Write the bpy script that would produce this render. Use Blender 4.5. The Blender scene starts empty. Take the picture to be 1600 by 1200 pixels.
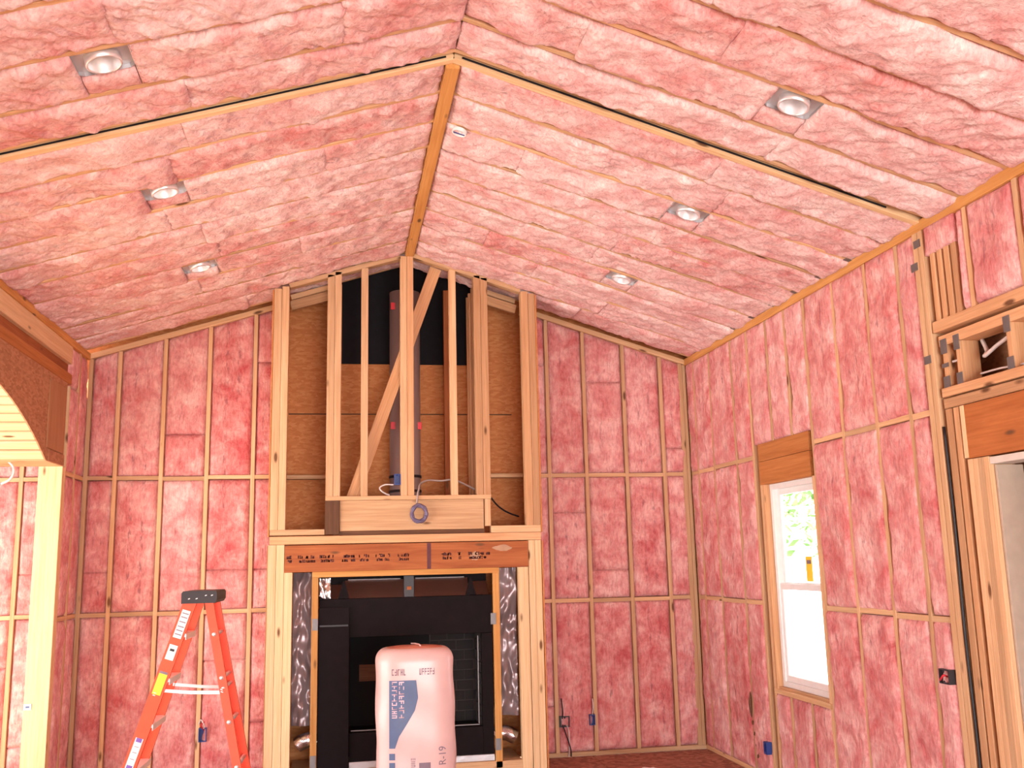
import bpy, bmesh, math, random
import numpy as np
from mathutils import Vector, Matrix

# ------------------------------------------------------------------ camera, sky, lights, exposure
scene = bpy.context.scene
COL = scene.collection
CAM_H = 1.8838
def cam_axes(y, p, r):
    cy, sy, cp, sp, cr, sr = math.cos(y), math.sin(y), math.cos(p), math.sin(p), math.cos(r), math.sin(r)
    f = Vector((sy*cp, cy*cp, sp)); rt = Vector((cy, -sy, 0)); up = rt.cross(f)
    return rt*cr + up*sr, rt*-sr + up*cr, f
cR, cU, cF = cam_axes(0.1785, 0.1798, -0.0235)
cam_d = bpy.data.cameras.new('camera'); cam = bpy.data.objects.new('camera', cam_d); COL.objects.link(cam)
cam_d.sensor_width = 36; cam_d.lens = 1514.6/1600*36; cam_d.clip_start = 0.05; cam_d.clip_end = 200
cam.matrix_world = Matrix(((cR.x, cU.x, -cF.x, 0), (cR.y, cU.y, -cF.y, 0), (cR.z, cU.z, -cF.z, CAM_H), (0, 0, 0, 1)))
scene.camera = cam

world = bpy.data.worlds.new('sky'); scene.world = world; world.use_nodes = True
bgn = world.node_tree.nodes['Background']
bgn.inputs[0].default_value = (0.93, 0.97, 1.0, 1); bgn.inputs[1].default_value = 5.0

sun_d = bpy.data.lights.new('sun', 'SUN'); sun_d.energy = 36; sun_d.angle = 0.009; sun_d.color = (1, 0.96, 0.92)
sun = bpy.data.objects.new('sun', sun_d); COL.objects.link(sun)
sun.rotation_euler = Vector((0.60, 0.30, -0.74)).to_track_quat('-Z', 'Y').to_euler()

def area(name, loc, direction, sx, sy, power, color):
    d = bpy.data.lights.new(name, 'AREA'); d.shape = 'RECTANGLE'; d.size = sx; d.size_y = sy; d.energy = power; d.color = color
    o = bpy.data.objects.new(name, d); COL.objects.link(o); o.location = loc
    o.rotation_euler = Vector(direction).to_track_quat('-Z', 'Y').to_euler(); return o
area('daylight_back_doors', (1.4, -2.9, 1.35), (0, 1, 0.0), 4.2, 2.4, 520, (0.98, 0.985, 1.0))
area('daylight_side_windows', (-4.78, 5.6, 1.45), (1, 0, 0), 5.4, 2.2, 235, (0.98, 0.985, 1.0))

vs = scene.view_settings
vs.view_transform = 'Standard'; vs.look = 'None'; vs.gamma = 1; vs.use_curve_mapping = False; vs.exposure = 0.0

# ------------------------------------------------------------------ room dimensions (metres)
D, R, L, YC = 9.638, 3.615, -2.363, 9.032        # end wall, right wall, left wall, chimney face
XR, ZR, SL = 0.653, 4.854, 0.3083                # ridge and ceiling slope
B1, B2 = 1.4746, 2.7274                          # blocking rows
YD = 5.34                                        # doubled rafter
def cz(x): return ZR - SL*abs(x - XR)
random.seed(7)
rnd = random.Random(11)

# ------------------------------------------------------------------ materials
def nt(name):
    m = bpy.data.materials.new(name); m.use_nodes = True
    t = m.node_tree; b = t.nodes['Principled BSDF']; return m, t, b
def N(t, kind, **kw):
    n = t.nodes.new(kind)
    for k, v in kw.items():
        if k.startswith('i_'): n.inputs[k[2:].replace('_', ' ')].default_value = v
        else: setattr(n, k, v)
    return n
def ramp(t, stops):
    n = t.nodes.new('ShaderNodeValToRGB'); e = n.color_ramp.elements
    while len(e) < len(stops): e.new(0.5)
    for x, (p, c) in zip(e, stops): x.position = p; x.color = (*c, 1) if len(c) == 3 else c
    return n
def c8(r, g, b):
    f = lambda v: ((v/255+0.055)/1.055)**2.4 if v > 10 else v/255/12.92
    return (f(r), f(g), f(b))
def plain(name, col, rough=0.6, metal=0.0, spec=0.5, **kw):
    m, t, b = nt(name)
    b.inputs['Base Color'].default_value = (*col, 1); b.inputs['Roughness'].default_value = rough
    b.inputs['Metallic'].default_value = metal; b.inputs['Specular IOR Level'].default_value = spec
    # faint unevenness so nothing is a dead flat colour
    tc = N(t, 'ShaderNodeTexCoord'); nz = N(t, 'ShaderNodeTexNoise', i_Scale=kw.get('scale', 14.0), i_Detail=4.0)
    t.links.new(tc.outputs['Object'], nz.inputs['Vector'])
    v = kw.get('var', 0.12)
    rp = ramp(t, [(0.3, tuple(c*(1-v) for c in col)), (0.7, tuple(min(1, c*(1+v)) for c in col))])
    t.links.new(nz.outputs['Fac'], rp.inputs[0]); t.links.new(rp.outputs[0], b.inputs['Base Color'])
    if kw.get('bump'):
        bp = N(t, 'ShaderNodeBump', i_Strength=kw['bump'], i_Distance=0.01)
        t.links.new(nz.outputs['Fac'], bp.inputs['Height']); t.links.new(bp.outputs[0], b.inputs['Normal'])
    return m
def wood(name, light, dark, knot=(0.16, 0.07, 0.03), grain=16, knots=True, tint=0.22):
    m, t, b = nt(name); lk = t.links.new
    tc = N(t, 'ShaderNodeTexCoord'); oi = N(t, 'ShaderNodeObjectInfo')
    off = N(t, 'ShaderNodeVectorMath', operation='MULTIPLY_ADD')
    off.inputs[1].default_value = (37, 53, 71)
    cmb = N(t, 'ShaderNodeCombineXYZ')
    for i in range(3): lk(oi.outputs['Random'], cmb.inputs[i])
    lk(cmb.outputs[0], off.inputs[0]); lk(tc.outputs['Object'], off.inputs[2])
    mp = N(t, 'ShaderNodeMapping'); mp.inputs['Scale'].default_value = (0.9, grain, grain); lk(off.outputs[0], mp.inputs['Vector'])
    n1 = N(t, 'ShaderNodeTexNoise', i_Scale=1.6, i_Detail=5.0, i_Roughness=0.6, i_Distortion=0.6); lk(mp.outputs[0], n1.inputs['Vector'])
    mp2 = N(t, 'ShaderNodeMapping'); mp2.inputs['Scale'].default_value = (2.2, 90, 90); lk(off.outputs[0], mp2.inputs['Vector'])
    n2 = N(t, 'ShaderNodeTexNoise', i_Scale=1.0, i_Detail=3.0); lk(mp2.outputs[0], n2.inputs['Vector'])
    rp = ramp(t, [(0.28, dark), (0.72, light)]); lk(n1.outputs['Fac'], rp.inputs[0])
    fine = ramp(t, [(0.3, (0.86, 0.83, 0.79)), (0.6, (1, 1, 1))]); lk(n2.outputs['Fac'], fine.inputs[0])
    mx = N(t, 'ShaderNodeMix', data_type='RGBA', blend_type='MULTIPLY'); mx.inputs[0].default_value = 1
    lk(rp.outputs[0], mx.inputs[6]); lk(fine.outputs[0], mx.inputs[7]); col = mx.outputs[2]
    if knots:
        mp3 = N(t, 'ShaderNodeMapping'); mp3.inputs['Scale'].default_value = (2.3, 7, 7); lk(off.outputs[0], mp3.inputs['Vector'])
        vo = N(t, 'ShaderNodeTexVoronoi', i_Scale=1.0); lk(mp3.outputs[0], vo.inputs['Vector'])
        kr = ramp(t, [(0.07, (1, 1, 1)), (0.14, (0, 0, 0))]); lk(vo.outputs['Distance'], kr.inputs[0])
        k2 = N(t, 'ShaderNodeMix', data_type='RGBA'); lk(kr.outputs[0], k2.inputs[0]); lk(col, k2.inputs[6]); k2.inputs[7].default_value = (*knot, 1)
        col = k2.outputs[2]
    hv = N(t, 'ShaderNodeHueSaturation'); lk(col, hv.inputs['Color'])
    mr = N(t, 'ShaderNodeMapRange'); mr.inputs['To Min'].default_value = 1-tint; mr.inputs['To Max'].default_value = 1+tint*0.6
    lk(oi.outputs['Random'], mr.inputs['Value']); lk(mr.outputs[0], hv.inputs['Value'])
    lk(hv.outputs[0], b.inputs['Base Color']); b.inputs['Roughness'].default_value = 0.72; b.inputs['Specular IOR Level'].default_value = 0.25
    bp = N(t, 'ShaderNodeBump', i_Strength=0.15, i_Distance=0.004); lk(n2.outputs['Fac'], bp.inputs['Height']); lk(bp.outputs[0], b.inputs['Normal'])
    return m
def osb(name, a, bcol, c):
    m, t, b = nt(name); lk = t.links.new
    tc = N(t, 'ShaderNodeTexCoord')
    mp = N(t, 'ShaderNodeMapping'); mp.inputs['Scale'].default_value = (22, 22, 60); mp.inputs['Rotation'].default_value = (0.3, 0.6, 0.2); lk(tc.outputs['Object'], mp.inputs['Vector'])
    nz = N(t, 'ShaderNodeTexNoise', i_Scale=2.0, i_Detail=3.0); lk(tc.outputs['Object'], nz.inputs['Vector'])
    ad = N(t, 'ShaderNodeVectorMath', operation='MULTIPLY_ADD'); ad.inputs[1].default_value = (3, 3, 3); lk(nz.outputs['Color'], ad.inputs[0]); lk(mp.outputs[0], ad.inputs[2])
    vo = N(t, 'ShaderNodeTexVoronoi', i_Scale=1.0); lk(ad.outputs[0], vo.inputs['Vector'])
    rp = ramp(t, [(0.1, a), (0.5, bcol), (0.95, c)])
    sp = N(t, 'ShaderNodeSeparateColor'); lk(vo.outputs['Color'], sp.inputs[0]); lk(sp.outputs[0], rp.inputs[0])
    lk(rp.outputs[0], b.inputs['Base Color']); b.inputs['Roughness'].default_value = 0.75
    bp = N(t, 'ShaderNodeBump', i_Strength=0.25, i_Distance=0.004); lk(sp.outputs[1], bp.inputs['Height']); lk(bp.outputs[0], b.inputs['Normal'])
    return m
def fibre(name, deep, mid, pale, print_marks=True, sat=(0.93, 1.06), val=(0.96, 1.03), ink=(0.24, 0.08, 0.10)):
    """pink glass-wool: mottled, fibrous, with a line of faded print along each batt"""
    m, t, b = nt(name); lk = t.links.new
    tc = N(t, 'ShaderNodeNewGeometry'); oi = N(t, 'ShaderNodeObjectInfo')
    n1 = N(t, 'ShaderNodeTexNoise', i_Scale=5.0, i_Detail=7.0, i_Roughness=0.7, i_Distortion=0.35); lk(tc.outputs['Position'], n1.inputs['Vector'])
    mp = N(t, 'ShaderNodeMapping'); mp.inputs['Scale'].default_value = (46, 46, 13); mp.inputs['Rotation'].default_value = (0.75, 0.85, 0.3); lk(tc.outputs['Position'], mp.inputs['Vector'])
    n2 = N(t, 'ShaderNodeTexNoise', i_Scale=1.0, i_Detail=6.0, i_Roughness=0.65, i_Distortion=0.5); lk(mp.outputs[0], n2.inputs['Vector'])
    n0 = N(t, 'ShaderNodeTexNoise', i_Scale=1.7, i_Detail=2.0); lk(tc.outputs['Position'], n0.inputs['Vector'])
    av = N(t, 'ShaderNodeMix', data_type='FLOAT'); av.inputs[0].default_value = 0.22; lk(n1.outputs['Fac'], av.inputs[2]); lk(n0.outputs['Fac'], av.inputs[3])
    rp = ramp(t, [(0.36, deep), (0.50, mid), (0.63, pale)]); lk(av.outputs[0], rp.inputs[0])
    fr = ramp(t, [(0.30, (0.74, 0.62, 0.63)), (0.56, (1, 1, 1))]); lk(n2.outputs['Fac'], fr.inputs[0])
    mx = N(t, 'ShaderNodeMix', data_type='RGBA', blend_type='MULTIPLY'); mx.inputs[0].default_value = 1
    lk(rp.outputs[0], mx.inputs[6]); lk(fr.outputs[0], mx.inputs[7]); col = mx.outputs[2]
    if print_marks:
        uv = N(t, 'ShaderNodeUVMap'); sx = N(t, 'ShaderNodeSeparateXYZ'); lk(uv.outputs[0], sx.inputs[0])
        pr = None
        for cen in (0.37, 0.66):
            a = N(t, 'ShaderNodeMath', operation='SUBTRACT'); lk(sx.outputs[0], a.inputs[0]); a.inputs[1].default_value = cen
            a2 = N(t, 'ShaderNodeMath', operation='ABSOLUTE'); lk(a.outputs[0], a2.inputs[0])
            a3 = N(t, 'ShaderNodeMath', operation='LESS_THAN'); lk(a2.outputs[0], a3.inputs[0]); a3.inputs[1].default_value = 0.036
            if pr is None: pr = a3
            else:
                s = N(t, 'ShaderNodeMath', operation='MAXIMUM'); lk(pr.outputs[0], s.inputs[0]); lk(a3.outputs[0], s.inputs[1]); pr = s
        dn = N(t, 'ShaderNodeTexNoise', i_Scale=1.0, i_Detail=2.0); mpd = N(t, 'ShaderNodeMapping'); mpd.inputs['Scale'].default_value = (16, 15, 1)
        lk(uv.outputs[0], mpd.inputs['Vector']); lk(mpd.outputs[0], dn.inputs['Vector'])
        th = ramp(t, [(0.48, (0, 0, 0)), (0.66, (1, 1, 1))]); lk(dn.outputs['Fac'], th.inputs[0])
        big = N(t, 'ShaderNodeTexNoise', i_Scale=2.4, i_Detail=1.0); lk(tc.outputs['Position'], big.inputs['Vector'])
        th2 = ramp(t, [(0.45, (0, 0, 0)), (0.6, (0.62, 0.62, 0.62))]); lk(big.outputs['Fac'], th2.inputs[0])
        p1 = N(t, 'ShaderNodeMath', operation='MULTIPLY'); lk(pr.outputs[0], p1.inputs[0]); lk(th.outputs[0], p1.inputs[1])
        p2 = N(t, 'ShaderNodeMath', operation='MULTIPLY'); lk(p1.outputs[0], p2.inputs[0]); lk(th2.outputs[0], p2.inputs[1])
        pm = N(t, 'ShaderNodeMix', data_type='RGBA'); lk(p2.outputs[0], pm.inputs[0]); lk(col, pm.inputs[6]); pm.inputs[7].default_value = (*ink, 1)
        col = pm.outputs[2]
    hv = N(t, 'ShaderNodeHueSaturation'); lk(col, hv.inputs['Color'])
    mr = N(t, 'ShaderNodeMapRange'); mr.inputs['To Min'].default_value, mr.inputs['To Max'].default_value = sat; lk(oi.outputs['Random'], mr.inputs['Value']); lk(mr.outputs[0], hv.inputs['Saturation'])
    m2 = N(t, 'ShaderNodeMapRange'); m2.inputs['To Min'].default_value, m2.inputs['To Max'].default_value = val[1], val[0]; lk(oi.outputs['Random'], m2.inputs['Value']); lk(m2.outputs[0], hv.inputs['Value'])
    lk(hv.outputs[0], b.inputs['Base Color']); b.inputs['Roughness'].default_value = 1.0; b.inputs['Specular IOR Level'].default_value = 0.05
    b.inputs['Sheen Weight'].default_value = 0.15
    bp = N(t, 'ShaderNodeBump', i_Strength=0.8, i_Distance=0.016); lk(n2.outputs['Fac'], bp.inputs['Height']); lk(bp.outputs[0], b.inputs['Normal'])
    return m
def foil(name, col, rough=0.25, metal=1.0, bump=0.6, scale=18):
    m, t, b = nt(name); lk = t.links.new
    b.inputs['Base Color'].default_value = (*col, 1); b.inputs['Metallic'].default_value = metal; b.inputs['Roughness'].default_value = rough
    tc = N(t, 'ShaderNodeTexCoord'); nz = N(t, 'ShaderNodeTexVoronoi', i_Scale=scale); lk(tc.outputs['Object'], nz.inputs['Vector'])
    bp = N(t, 'ShaderNodeBump', i_Strength=bump, i_Distance=0.02); lk(nz.outputs['Distance'], bp.inputs['Height']); lk(bp.outputs[0], b.inputs['Normal'])
    return m
def glass(name, tint=(1, 1, 1), gl=0.06):
    m = bpy.data.materials.new(name); m.use_nodes = True; t = m.node_tree; t.nodes.clear()
    o = t.nodes.new('ShaderNodeOutputMaterial'); mix = t.nodes.new('ShaderNodeMixShader'); tr = t.nodes.new('ShaderNodeBsdfTransparent'); g = t.nodes.new('ShaderNodeBsdfGlossy')
    tr.inputs[0].default_value = (*tint, 1); g.inputs['Roughness'].default_value = 0.03; mix.inputs[0].default_value = gl
    t.links.new(tr.outputs[0], mix.inputs[1]); t.links.new(g.outputs[0], mix.inputs[2]); t.links.new(mix.outputs[0], o.inputs[0]); return m

M = {}
M['pine'] = wood('pine', c8(224, 186, 146), c8(202, 158, 116))
M['pine_pale'] = wood('pine_pale', c8(234, 202, 160), c8(220, 180, 134), tint=0.1)
M['pine_warm'] = wood('pine_warm', c8(218, 172, 130), c8(194, 144, 102))
M['beam'] = wood('beam', c8(218, 164, 100), c8(196, 136, 72))
M['board_orange'] = wood('board_orange', c8(200, 134, 78), c8(172, 106, 56), tint=0.08)
M['lvl'] = wood('lvl', c8(180, 110, 66), c8(146, 80, 46), grain=9, tint=0.1)
M['plywood'] = wood('plywood', c8(196, 122, 68), c8(160, 90, 46), grain=7, tint=0.05)
M['treated'] = wood('treated', c8(120, 84, 60), c8(86, 58, 42))
M['gusset'] = wood('gusset', c8(182, 136, 98), c8(168, 120, 84), tint=0.05, knots=False)
M['osb'] = osb('osb', c8(186, 112, 58), c8(194, 122, 66), c8(202, 134, 78))
M['osb_face'] = osb('osb_face', c8(158, 108, 74), c8(172, 120, 84), c8(184, 134, 98))
M['subfloor'] = osb('subfloor', c8(136, 88, 68), c8(158, 106, 84), c8(176, 124, 100))
M['subfloor_pale'] = osb('subfloor_pale', c8(190, 150, 110), c8(206, 168, 128), c8(220, 184, 146))
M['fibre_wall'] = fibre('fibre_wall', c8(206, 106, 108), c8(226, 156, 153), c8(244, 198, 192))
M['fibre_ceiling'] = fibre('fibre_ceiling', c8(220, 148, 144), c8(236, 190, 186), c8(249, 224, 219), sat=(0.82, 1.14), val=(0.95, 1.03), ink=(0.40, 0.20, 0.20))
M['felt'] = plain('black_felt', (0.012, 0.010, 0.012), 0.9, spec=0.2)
M['galv'] = foil('galvanised', (0.56, 0.56, 0.58), 0.5, 0.6, 0.12, 30)
M['alu'] = foil('aluminium', (0.86, 0.86, 0.88), 0.42, 0.7, 0.05, 20)
M['foil'] = foil('foil', (0.75, 0.74, 0.76), 0.25, 1.0, 0.4, 14)
M['nailplate'] = plain('nail_plate', c8(120, 116, 116), 0.5, 0.6)
M['white'] = plain('white_vinyl', (0.82, 0.81, 0.80), 0.4, var=0.03)
M['offwhite'] = plain('off_white', c8(214, 206, 196), 0.6, var=0.05)
M['jamb'] = plain('jamb_primer', c8(176, 156, 138), 0.7, var=0.06)
M['black'] = plain('black_metal', c8(24, 16, 18), 0.6, 0.0, spec=0.08, var=0.15)
M['black_deep'] = plain('black_deep', c8(9, 6, 7), 0.7, spec=0.2)
M['black_plastic'] = plain('black_plastic', c8(40, 36, 40), 0.5)
M['blue'] = plain('blue_plastic', c8(40, 62, 132), 0.45)
M['navy'] = plain('navy_ink', c8(86, 104, 140), 0.5, var=0.06)
M['ink'] = plain('grey_ink', c8(128, 110, 124), 0.6)
M['ink_dark'] = plain('dark_ink', c8(92, 46, 40), 0.8)
M['ink_pale'] = plain('pale_ink', c8(232, 196, 204), 0.6)
M['stripe_ink'] = plain('stripe_ink', c8(96, 56, 62), 0.8)
M['chalk'] = plain('chalk', c8(176, 140, 112), 0.9)
M['red'] = plain('red_tape', c8(206, 40, 52), 0.5)
M['orange'] = plain('ladder_orange', c8(238, 84, 52), 0.4, var=0.06)
M['yellow'] = plain('yellow_label', c8(246, 214, 60), 0.5, var=0.05)
M['purple'] = plain('purple_print', c8(116, 84, 168), 0.5)
M['cable_white'] = plain('cable_white', c8(210, 200, 196), 0.5)
M['cable_black'] = plain('cable_black', c8(22, 18, 22), 0.5)
M['bag'] = plain('bag_plastic', c8(218, 184, 181), 0.32, spec=0.55, var=0.06, scale=5)
M['bag_top'] = plain('bag_plastic_top', c8(208, 128, 112), 0.32, spec=0.55, var=0.08, scale=5)
M['hood'] = foil('hood_metal', (0.62, 0.50, 0.50), 0.34, 1.0, 0.05, 10)
M['brick'] = plain('firebrick', c8(28, 21, 21), 0.9, bump=0.4)
M['mortar'] = plain('mortar', c8(62, 54, 52), 0.9)
M['plastic_film'] = foil('plastic_film', c8(150, 132, 134), 0.3, 0.35, 0.3, 5)
M['glass'] = glass('glass')
M['dark_glass'] = glass('dark_glass', (0.5, 0.5, 0.5), 0.08)
M['leaf'] = plain('leaf', c8(120, 160, 92), 0.6, var=0.35, scale=3)
M['bark'] = plain('bark', c8(110, 90, 72), 0.9, bump=0.5)
M['concrete'] = plain('concrete', c8(206, 202, 194), 0.9)
M['siding'] = plain('siding', c8(126, 140, 134), 0.7, var=0.04)

# ------------------------------------------------------------------ mesh helpers
def link(o, parent=None):
    COL.objects.link(o)
    if parent is not None: o.parent = parent
    return o
def tag(o, label=None, cat=None, group=None, kind=None):
    if label: o['label'] = label
    if cat: o['category'] = cat
    if group: o['group'] = group
    if kind: o['kind'] = kind
    return o
def empty(name, loc=(0, 0, 0), rz=0.0):
    o = bpy.data.objects.new(name, None); o.location = loc; o.rotation_euler = (0, 0, rz); o.empty_display_size = 0.1
    return link(o)
def raw(name, verts, faces, mat, parent=None, smooth=False):
    me = bpy.data.meshes.new(name); me.from_pydata([tuple(v) for v in verts], [], faces); me.materials.append(M[mat] if isinstance(mat, str) else mat)
    if smooth: me.polygons.foreach_set('use_smooth', [True]*len(me.polygons))
    me.update(); return link(bpy.data.objects.new(name, me), parent)
_bc = {}
def box_mesh(l, w, h, mat, ch=0.0025):
    k = (round(l, 3), round(w, 3), round(h, 3), mat)
    if k in _bc: return _bc[k]
    a, b, c = l/2, w/2, h/2; ch = min(ch, b*0.4, c*0.4)
    prof = [(-b+ch, -c), (b-ch, -c), (b, -c+ch), (b, c-ch), (b-ch, c), (-b+ch, c), (-b, c-ch), (-b, -c+ch)]
    v = [(-a, y, z) for y, z in prof] + [(a, y, z) for y, z in prof]
    f = [(i, (i+1) % 8, (i+1) % 8+8, i+8) for i in range(8)]
    f = [tuple(reversed(q)) for q in f] if False else f
    f += [tuple(reversed(range(8))), tuple(range(8, 16))]
    me = bpy.data.meshes.new('board'); me.from_pydata(v, [], f); me.materials.append(M[mat]); me.update()
    bm = bmesh.new(); bm.from_mesh(me); bmesh.ops.recalc_face_normals(bm, faces=bm.faces); bm.to_mesh(me); bm.free()
    _bc[k] = me; return me
def board(name, A, B, wdir, w, t, mat, parent=None):
    """length A-B along local x, width w along wdir, thickness t"""
    A, B = Vector(A), Vector(B); X = (B-A); l = X.length; X.normalize()
    Y = Vector(wdir); Y = (Y - X*Y.dot(X)).normalized(); Z = X.cross(Y); c = (A+B)/2
    o = bpy.data.objects.new(name, box_mesh(l, w, t, mat)); link(o, parent)
    mw = Matrix(((X.x, Y.x, Z.x, c.x), (X.y, Y.y, Z.y, c.y), (X.z, Y.z, Z.z, c.z), (0, 0, 0, 1)))
    if parent is not None: mw = parent_matrix(parent).inverted() @ mw
    o.matrix_basis = mw; return o
def parent_matrix(p):
    m = Matrix.LocRotScale(p.location, p.rotation_euler, None) if p.type == 'EMPTY' else p.matrix_basis.copy()
    return (parent_matrix(p.parent) @ m) if p.parent else m
def bx(name, x0, x1, y0, y1, z0, z1, mat, parent=None):
    s = (x1-x0, y1-y0, z1-z0); c = Vector(((x0+x1)/2, (y0+y1)/2, (z0+z1)/2)); i = max(range(3), key=lambda k: s[k])
    ax = [Vector((1, 0, 0)), Vector((0, 1, 0)), Vector((0, 0, 1))]; j, k = [q for q in range(3) if q != i]
    return board(name, c-ax[i]*s[i]/2, c+ax[i]*s[i]/2, ax[j], s[j], s[k], mat, parent)
def tube(name, pts, r, mat, parent=None, seg=8, closed=False):
    pts = [Vector(p) for p in pts]; n = len(pts); v = []; f = []
    up = Vector((0.13, 0.27, 0.95)); prev = None
    for i, p in enumerate(pts):
        tn = (pts[(i+1) % n] - pts[i-1]) if (closed or 0 < i < n-1) else (pts[1]-pts[0] if i == 0 else pts[-1]-pts[-2])
        tn.normalize(); a = prev if prev is not None else up
        a = (a - tn*a.dot(tn))
        if a.length < 1e-4: a = tn.orthogonal()
        a.normalize(); prev = a; b = tn.cross(a); rr = r[i] if isinstance(r, (list, tuple)) else r
        for k in range(seg):
            th = 2*math.pi*k/seg; v.append(p + a*math.cos(th)*rr + b*math.sin(th)*rr)
    m = n if closed else n-1
    for i in range(m):
        for k in range(seg):
            f.append((i*seg+k, i*seg+(k+1) % seg, ((i+1) % n)*seg+(k+1) % seg, ((i+1) % n)*seg+k))
    if not closed: f += [tuple(reversed(range(seg))), tuple(range((n-1)*seg, n*seg))]
    return raw(name, v, f, mat, parent, True)
def smooth_path(pts, sub=6):
    pts = [Vector(p) for p in pts]; out = []
    for i in range(len(pts)-1):
        p0, p1, p2, p3 = pts[max(i-1, 0)], pts[i], pts[i+1], pts[min(i+2, len(pts)-1)]
        for k in range(sub):
            t = k/sub
            out.append(0.5*((2*p1) + (p2-p0)*t + (2*p0-5*p1+4*p2-p3)*t*t + (3*p1-p0-3*p2+p3)*t**3))
    return out + [pts[-1]]
def lathe(name, prof, mat, M4, parent=None, seg=28, cap=False):
    v = []; f = []
    for (r, z) in prof:
        for k in range(seg):
            a = 2*math.pi*k/seg; v.append(M4 @ Vector((r*math.cos(a), r*math.sin(a), z)))
    for i in range(len(prof)-1):
        for k in range(seg): f.append((i*seg+k, i*seg+(k+1) % seg, (i+1)*seg+(k+1) % seg, (i+1)*seg+k))
    if cap: f.append(tuple(range((len(prof)-1)*seg, len(prof)*seg)))
    return raw(name, v, f, mat, parent, True)
def prism(name, poly, axis, d0, d1, mat, parent=None):
    """polygon given in the two other axes, extruded from d0 to d1 along axis"""
    def P(a, b, d): return {'x': (d, a, b), 'y': (a, d, b), 'z': (a, b, d)}[axis]
    n = len(poly); v = [P(a, b, d0) for a, b in poly] + [P(a, b, d1) for a, b in poly]
    f = [tuple(range(n)), tuple(range(2*n-1, n-1, -1))] + [(i, i+n, (i+1) % n+n, (i+1) % n) for i in range(n)]
    o = raw(name, v, f, mat, parent)
    bm = bmesh.new(); bm.from_mesh(o.data); bmesh.ops.recalc_face_normals(bm, faces=bm.faces); bm.to_mesh(o.data); bm.free()
    return o
def strokes(name, O, U, V, w, h, n, mat, parent, seed, lift, thick=0.16):
    """a row of n blurred unreadable stamped characters: each a few short bars"""
    r = random.Random(seed); O, U, V = Vector(O), Vector(U), Vector(V); v = []; f = []; nn = Vector(lift)
    cw = w/n
    for i in range(n):
        if r.random() < 0.12: continue
        cx = (i+0.1)*cw
        for _ in range(3):
            if r.random() < 0.5: x0, y0, bw, bh = cx + r.choice((0, 0.5))*cw, 0, cw*thick*1.4, h
            else: x0, y0, bw, bh = cx, r.choice((0, 0.42, 0.84))*h, cw*0.72, h*thick
            k = len(v)
            for a, b in ((0, 0), (1, 0), (1, 1), (0, 1)): v.append(O + U*(x0+a*bw) + V*(y0+b*bh) + nn)
            f.append((k, k+1, k+2, k+3))
    return raw(name, v, f, mat, parent)

# value noise, vectorised
def vnoise(P):
    i = np.floor(P); fr = P - i; fr = fr*fr*(3-2*fr); out = 0
    for dx in (0, 1):
        for dy in (0, 1):
            for dz in (0, 1):
                s = np.sin((i[..., 0]+dx)*127.1 + (i[..., 1]+dy)*311.7 + (i[..., 2]+dz)*74.7)*43758.5453
                hsh = s - np.floor(s)
                wx = fr[..., 0] if dx else 1-fr[..., 0]; wy = fr[..., 1] if dy else 1-fr[..., 1]; wz = fr[..., 2] if dz else 1-fr[..., 2]
                out = out + hsh*wx*wy*wz
    return out
def fbm(P, octs=((4, 0.55), (11, 0.33), (29, 0.2))):
    return sum(a*(vnoise(P*s + s*1.7)-0.5) for s, a in octs) + 0.28*(vnoise(np.stack([(P[..., 0]-P[..., 1])*34, (P[..., 0]+P[..., 1])*9, P[..., 2]], -1))-0.5)
_bn = [0]
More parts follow.
